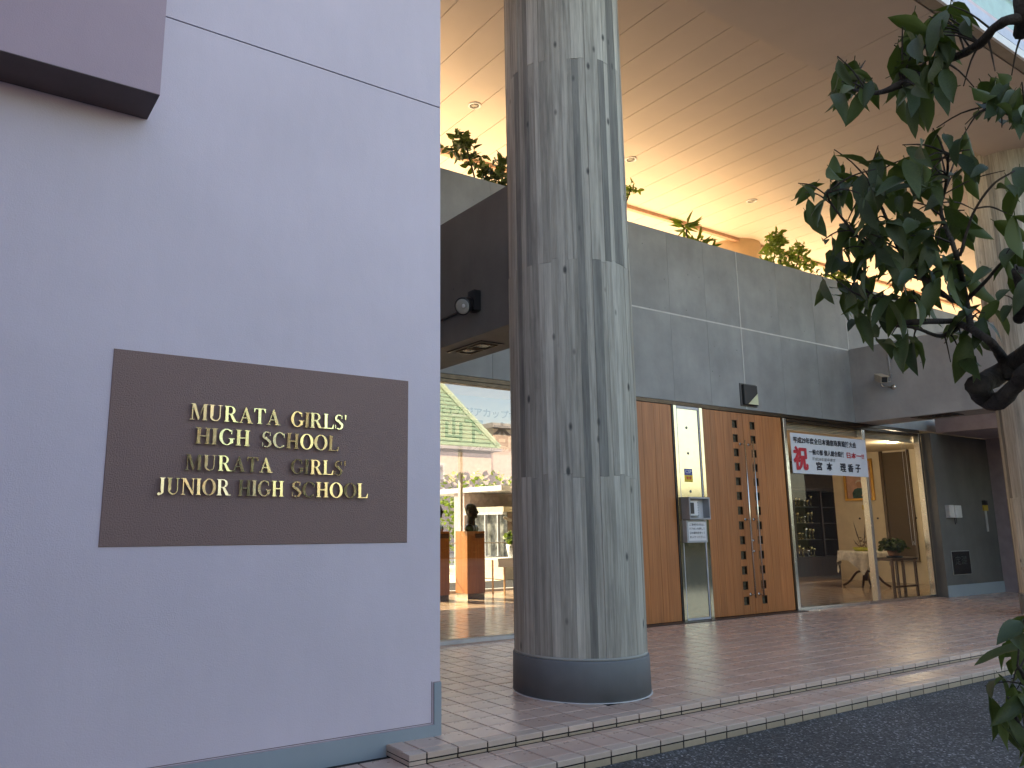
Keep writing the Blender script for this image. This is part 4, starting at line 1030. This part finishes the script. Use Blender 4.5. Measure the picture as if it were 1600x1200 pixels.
# ================================================================== buildings across the road (reflected in the glass)
oh = thing('green_roof_house', 'cream house with green boarded mansard roof across the road', 'house', (14, -24, 0))
b = MB(); b.box(4, -32, -.16, 21.2, -22.3, 4.9); part('wall', b, plain('cream_render2', (.62, .52, .44), .7), oh)
gr = plain('green_roof', (.30, .48, .38), .6)
b = MB(); b.box(3.6, -32.4, 4.9, 21.6, -21.9, 5.05); part('eaves', b, plain('eave_grey', (.45, .46, .52), .6), oh)
b = MB(); b.add([(3.7, -32.3, 5.05), (21.5, -32.3, 5.05), (21.5, -22, 5.05), (3.7, -22, 5.05), (6.5, -30, 8.9), (18.0, -30, 8.9), (18.0, -23.3, 8.9), (6.5, -23.3, 8.9)],
                [(0, 1, 5, 4), (1, 2, 6, 5), (2, 3, 7, 6), (3, 0, 4, 7), (4, 5, 6, 7)]); part('roof', b, gr, oh)
for k in range(18):
    f = k/18; z = 5.08+3.8*f; yy = -22-1.3*f; b = MB(); b.box(3.8+2.7*f, yy-.02, z, 21.4-3.4*f, yy+.035, z+.05); part('roof_batten', b, gr, oh)
b = MB(); b.tube([(21.5, -21.97, 5.1), (18.0, -23.25, 8.95)], .14, 6); b.tube([(3.7, -21.97, 5.1), (6.5, -23.25, 8.95)], .14, 6); part('hip_ridge', b, plain('ridge_green', (.52, .70, .58), .5), oh)
d_ = part('dormer', MB().box(19.0, -24, 5.9, 19.9, -22.55, 6.7), plain('dormer_paint', (.55, .60, .72), .5), oh)
part('dormer_window', MB().box(19.12, -22.549, 6.0, 19.78, -22.52, 6.6), plain('window_dark', (.10, .14, .20), .2), d_)
for x in (18.0, 14.5, 11.0):
    w_o = part('window_frame', MB().box(x-.55, -22.299, 2.7, x+.35, -22.25, 4.2), M['white'], oh); part('window_pane', MB().box(x-.45, -22.2495, 2.8, x+.25, -22.23, 4.1), plain('window_blue', (.16, .20, .28), .2), w_o)
ph = thing('pink_block', 'pale pink house beside the green roofed house across the road', 'house', (27, -26, 0))
b = MB(); b.box(22.2, -34, -.16, 34, -23.5, 6.3); part('wall', b, plain('pink_render', (.62, .50, .45), .7), ph)
part('roof', MB().box(21.9, -34.3, 6.3, 34.3, -23.1, 6.55), plain('roof_grey', (.35, .36, .40), .7), ph)
for x in (24, 27, 30):
    for z in (1.5, 4.6): part('window', MB().box(x, -23.499, z, x+1.2, -23.45, z+1.3), plain('window_grey', (.2, .24, .30), .2), ph)
wh = thing('white_block', 'plain white house across the road to the left', 'house', (-10, -25, 0))
b = MB(); b.box(-20, -34, -.16, 2, -22.8, 6.5); part('wall', b, plain('white_render', (.32, .31, .29), .7), wh)
for x in (-18, -14, -10, -6, -2):
    for z in (1.2, 4.0): part('window', MB().box(x, -22.799, z, x+1.4, -22.75, z+1.2), plain('window_grey2', (.2, .24, .30), .2), wh)

hg = thing('roadside_hedge', 'tall dark hedge along the far side of the road', 'hedge', (5, -17, 0))
part('foliage', foliage((8, -17.5, 1.7), (30, .8, 1.9), 9000, .34, 141, thin=.4), M['leaf'], hg)
b = MB(); b.box(-24, -17.7, -.13, 42, -17.3, 2.6); part('hedge_core', b, plain('hedge_dark', (.012, .022, .01), .9, var=.5, scale=9), hg)
# ================================================================== foreground tree
tree = thing('evergreen_tree', 'dark evergreen tree with large drooping leaves in the right foreground', 'tree', at(1760, 1250, 2.9))
def W(px, py, d=2.6): return at(px, py, d)
trunk_top = W(1790, -500, 3.0); base = Vector((W(1800, 1100, 3.0).x, W(1800, 1100, 3.0).y, -.16))
b = MB(); tp = [base, W(1780, 900, 3.0), W(1790, 500, 3.0), W(1760, 100, 3.0), trunk_top]; tpp = smooth_curve(tp, 5); b.tube(tpp, lerps([.10, .085, .075, .06, .03], len(tpp)), 12); part('trunk', b, M['bark'], tree, True)
branches = [
    ([(1790, 420), (1700, 480), (1640, 535), (1590, 565), (1555, 588), (1530, 602)], [.05, .042, .034, .029, .028, .031]),
    ([(1527, 600), (1540, 622), (1562, 626), (1590, 598), (1615, 572), (1700, 540)], [.030, .028, .024, .021, .020, .020]),
    ([(1770, -20), (1680, 10), (1620, 32), (1585, 30), (1558, 40), (1535, 65), (1508, 82), (1475, 96)], [.030, .026, .022, .013, .0125, .0115, .011, .010]),
    ([(1475, 96), (1440, 118), (1405, 133), (1370, 145), (1335, 140)], [.010, .011, .010, .006, .004]),
    ([(1600, -30), (1602, 20), (1598, 50)], [.022, .024, .02]),
    ([(1580, 590), (1566, 560), (1548, 535), (1518, 515), (1500, 508)], [.018, .014, .011, .010, .008]),
    ([(1518, 515), (1510, 470), (1500, 420), (1488, 380), (1470, 330), (1478, 290), (1482, 240)], [.009, .008, .007, .006, .005, .004, .003]),
    ([(1545, 532), (1500, 505), (1470, 502), (1430, 503), (1390, 505), (1370, 495)], [.010, .008, .008, .008, .007, .004]),
    ([(1500, 508), (1470, 525), (1430, 512), (1400, 510)], [.008, .006, .004, .003]),
    ([(1488, 470), (1450, 440), (1410, 400), (1380, 330), (1360, 285)], [.007, .006, .005, .004, .003]),
    ([(1450, 440), (1400, 420), (1350, 380), (1300, 320), (1292, 300)], [.005, .004, .004, .003, .003]),
    ([(1430, 470), (1380, 465), (1340, 460), (1310, 440)], [.004, .004, .003, .002]),
    ([(1510, 470), (1540, 440), (1565, 410), (1590, 390)], [.006, .005, .003, .002]),
    ([(1500, 400), (1520, 335), (1550, 290), (1580, 270)], [.004, .003, .003, .002]),
    ([(1680, 220), (1620, 200), (1580, 180), (1545, 165)], [.010, .007, .005, .003]),
    ([(1760, 1150), (1680, 1120), (1620, 1080), (1590, 1040)], [.020, .014, .008, .004]),
    ([(1740, 1260), (1660, 1220), (1610, 1160), (1580, 1110)], [.016, .012, .008, .004]),
    ([(1590, 420), (1598, 460), (1592, 500)], [.014, .016, .014]),
]
BR = []
for pts, rad in branches:
    P_ = smooth_curve([W(x, y_, 2.6+.12*math.sin(x*.05+y_*.03)) for x, y_ in pts], 6); b = MB(); b.tube(P_, lerps(rad, len(P_)), 10)
    b.v = [tuple(Vector(v)+noise.noise_vector(Vector(v)*28)*min(.004, rad[0]*.15)) for v in b.v]
    part('branch', b, M['bark'], tree, True); BR += P_
# leaves: six shared meshes, curled and folded
leaf_mes = []
for k in range(8):
    q = random.Random(100+k); b = MB(); L = 1.0; wmax = q.uniform(.13, .19); curl = q.uniform(.12, .45); fold = q.uniform(.03, .12)
    prof = [(0, .01), (.12, .45), (.3, .88), (.5, 1), (.7, .82), (.86, .45), (1, .0)]
    vs = []
    for t_, w_ in prof:
        zz = -curl*t_*t_; wv = q.uniform(-.02, .02)
        if w_ <= .01: vs += [(t_, 0, zz)]*3 if t_ == 0 else [(t_, 0, zz)]*3
        else: vs += [(t_, -w_*wmax, zz+fold*w_+wv), (t_, 0, zz), (t_, w_*wmax*q.uniform(.85, 1.1), zz+fold*w_-wv)]
    fs = []
    for i in range(len(prof)-1):
        fs += [(3*i, 3*i+3, 3*i+4, 3*i+1), (3*i+1, 3*i+4, 3*i+5, 3*i+2)]
    b.add(vs, fs)
    # petiole
    b.tube([(-.09, 0, .02), (-.03, 0, .005), (.02, 0, 0)], .010, 4)
    leaf_mes.append(b.mesh('leaf', M['leaf'], True))
leaf_n = 0
clusters = [  # px, py, radius px, count
    (1262, 300, 8, 2), (1268, 335, 8, 1), (1285, 455, 10, 2), (1462, 40, 22, 7), (1490, 30, 20, 5), (1435, 60, 30, 10), (1470, 65, 30, 10), (1410, 105, 26, 9), (1450, 105, 30, 10), (1425, 150, 25, 10), (1465, 135, 20, 6), (1330, 125, 24, 12), (1350, 140, 22, 6), (1318, 150, 15, 5),
    (1560, 145, 28, 9), (1590, 160, 25, 8), (1585, 185, 20, 5), (1540, 165, 16, 3),
    (1470, 225, 22, 4), (1510, 225, 30, 5), (1430, 240, 20, 4), (1310, 265, 14, 3), (1365, 255, 24, 5), (1330, 300, 34, 12), (1290, 310, 28, 8), (1375, 310, 40, 14), (1425, 290, 38, 14), (1475, 290, 40, 14), (1520, 265, 26, 5),
    (1345, 360, 36, 12), (1400, 370, 40, 13), (1450, 370, 42, 14), (1495, 350, 32, 10), (1320, 400, 26, 8), (1370, 420, 36, 12), (1430, 430, 36, 11), (1480, 430, 36, 11), (1300, 380, 16, 3),
    (1330, 465, 30, 9), (1375, 475, 30, 9), (1420, 480, 32, 9), (1465, 470, 30, 8), (1350, 505, 24, 7), (1395, 530, 20, 5), (1425, 535, 22, 5), (1500, 530, 30, 9), (1530, 500, 28, 7), (1515, 560, 20, 5), (1525, 440, 22, 4),
    (1575, 400, 26, 6), (1590, 350, 22, 3), (1580, 290, 26, 5), (1590, 450, 22, 5), (1560, 480, 20, 3),
    (1595, 985, 14, 4), (1590, 1030, 28, 7), (1570, 1080, 24, 5), (1595, 1090, 20, 6), (1585, 1130, 26, 7), (1560, 1120, 14, 2), (1600, 1180, 26, 7),
]
extra = MB(); twigs = MB()
q = random.Random(77)
for px, py, r, n in clusters:
    n = max(2, int(n*.66+.5)); m_extra = int(n*.5)
    cen = W(px, py, 2.6+.10*math.sin(px*.03))
    for kk in range(n+m_extra):
        far = kk >= n
        a = q.uniform(0, 6.283); rr_ = r*math.sqrt(q.random())*(.85 if far else 1)
        p = W(px+rr_*math.cos(a), py+rr_*math.sin(a)*.9, 2.6+.08*math.sin(px*.03)+(q.uniform(.10, .30) if far else q.uniform(-.16, .10)))
        out = (p-cen); out = out.normalized() if out.length > 1e-6 else Vector((1, 0, 0))
        d = (out*.9+Vector((q.uniform(-.7, .7), q.uniform(-.7, .7), q.uniform(-1.5, .15)))).normalized()
        upv = Vector((q.uniform(-.9, .9), q.uniform(-.9, .9), 1)); sdv = upv.cross(d).normalized(); up2 = d.cross(sdv)
        s_ = q.uniform(.075, .14)
        mw = Matrix((d, sdv, up2)).transposed().to_4x4(); mw = Matrix.Translation(p-d*s_*.45) @ mw @ Matrix.Scale(s_, 4)
        if kk % 3 == 0:
            b0 = p-d*s_*.6; anchor = min(BR, key=lambda v: (v-b0).length)
            twigs.tube(smooth_curve([anchor, (anchor+b0)/2+Vector((0, 0, .012)), b0], 3), [.0028]*3+[.0022]*2+[.0016]*2, 4)
        if far:
            me_ = q.choice(leaf_mes); extra.add([mw @ v.co for v in me_.vertices], [tuple(f.vertices) for f in me_.polygons]); continue
        o = link('leaf', q.choice(leaf_mes)); o.parent = tree
        o.matrix_parent_inverse = Matrix.Translation(-Vector(tree.location)); o.matrix_basis = mw
        leaf_n += 1
part('leaf_mass', extra, M['leaf'], tree, True, stuff=True); part('twigs', twigs, M['bark'], tree, stuff=True)
print('leaves', leaf_n, 'objects', len(scene.objects))
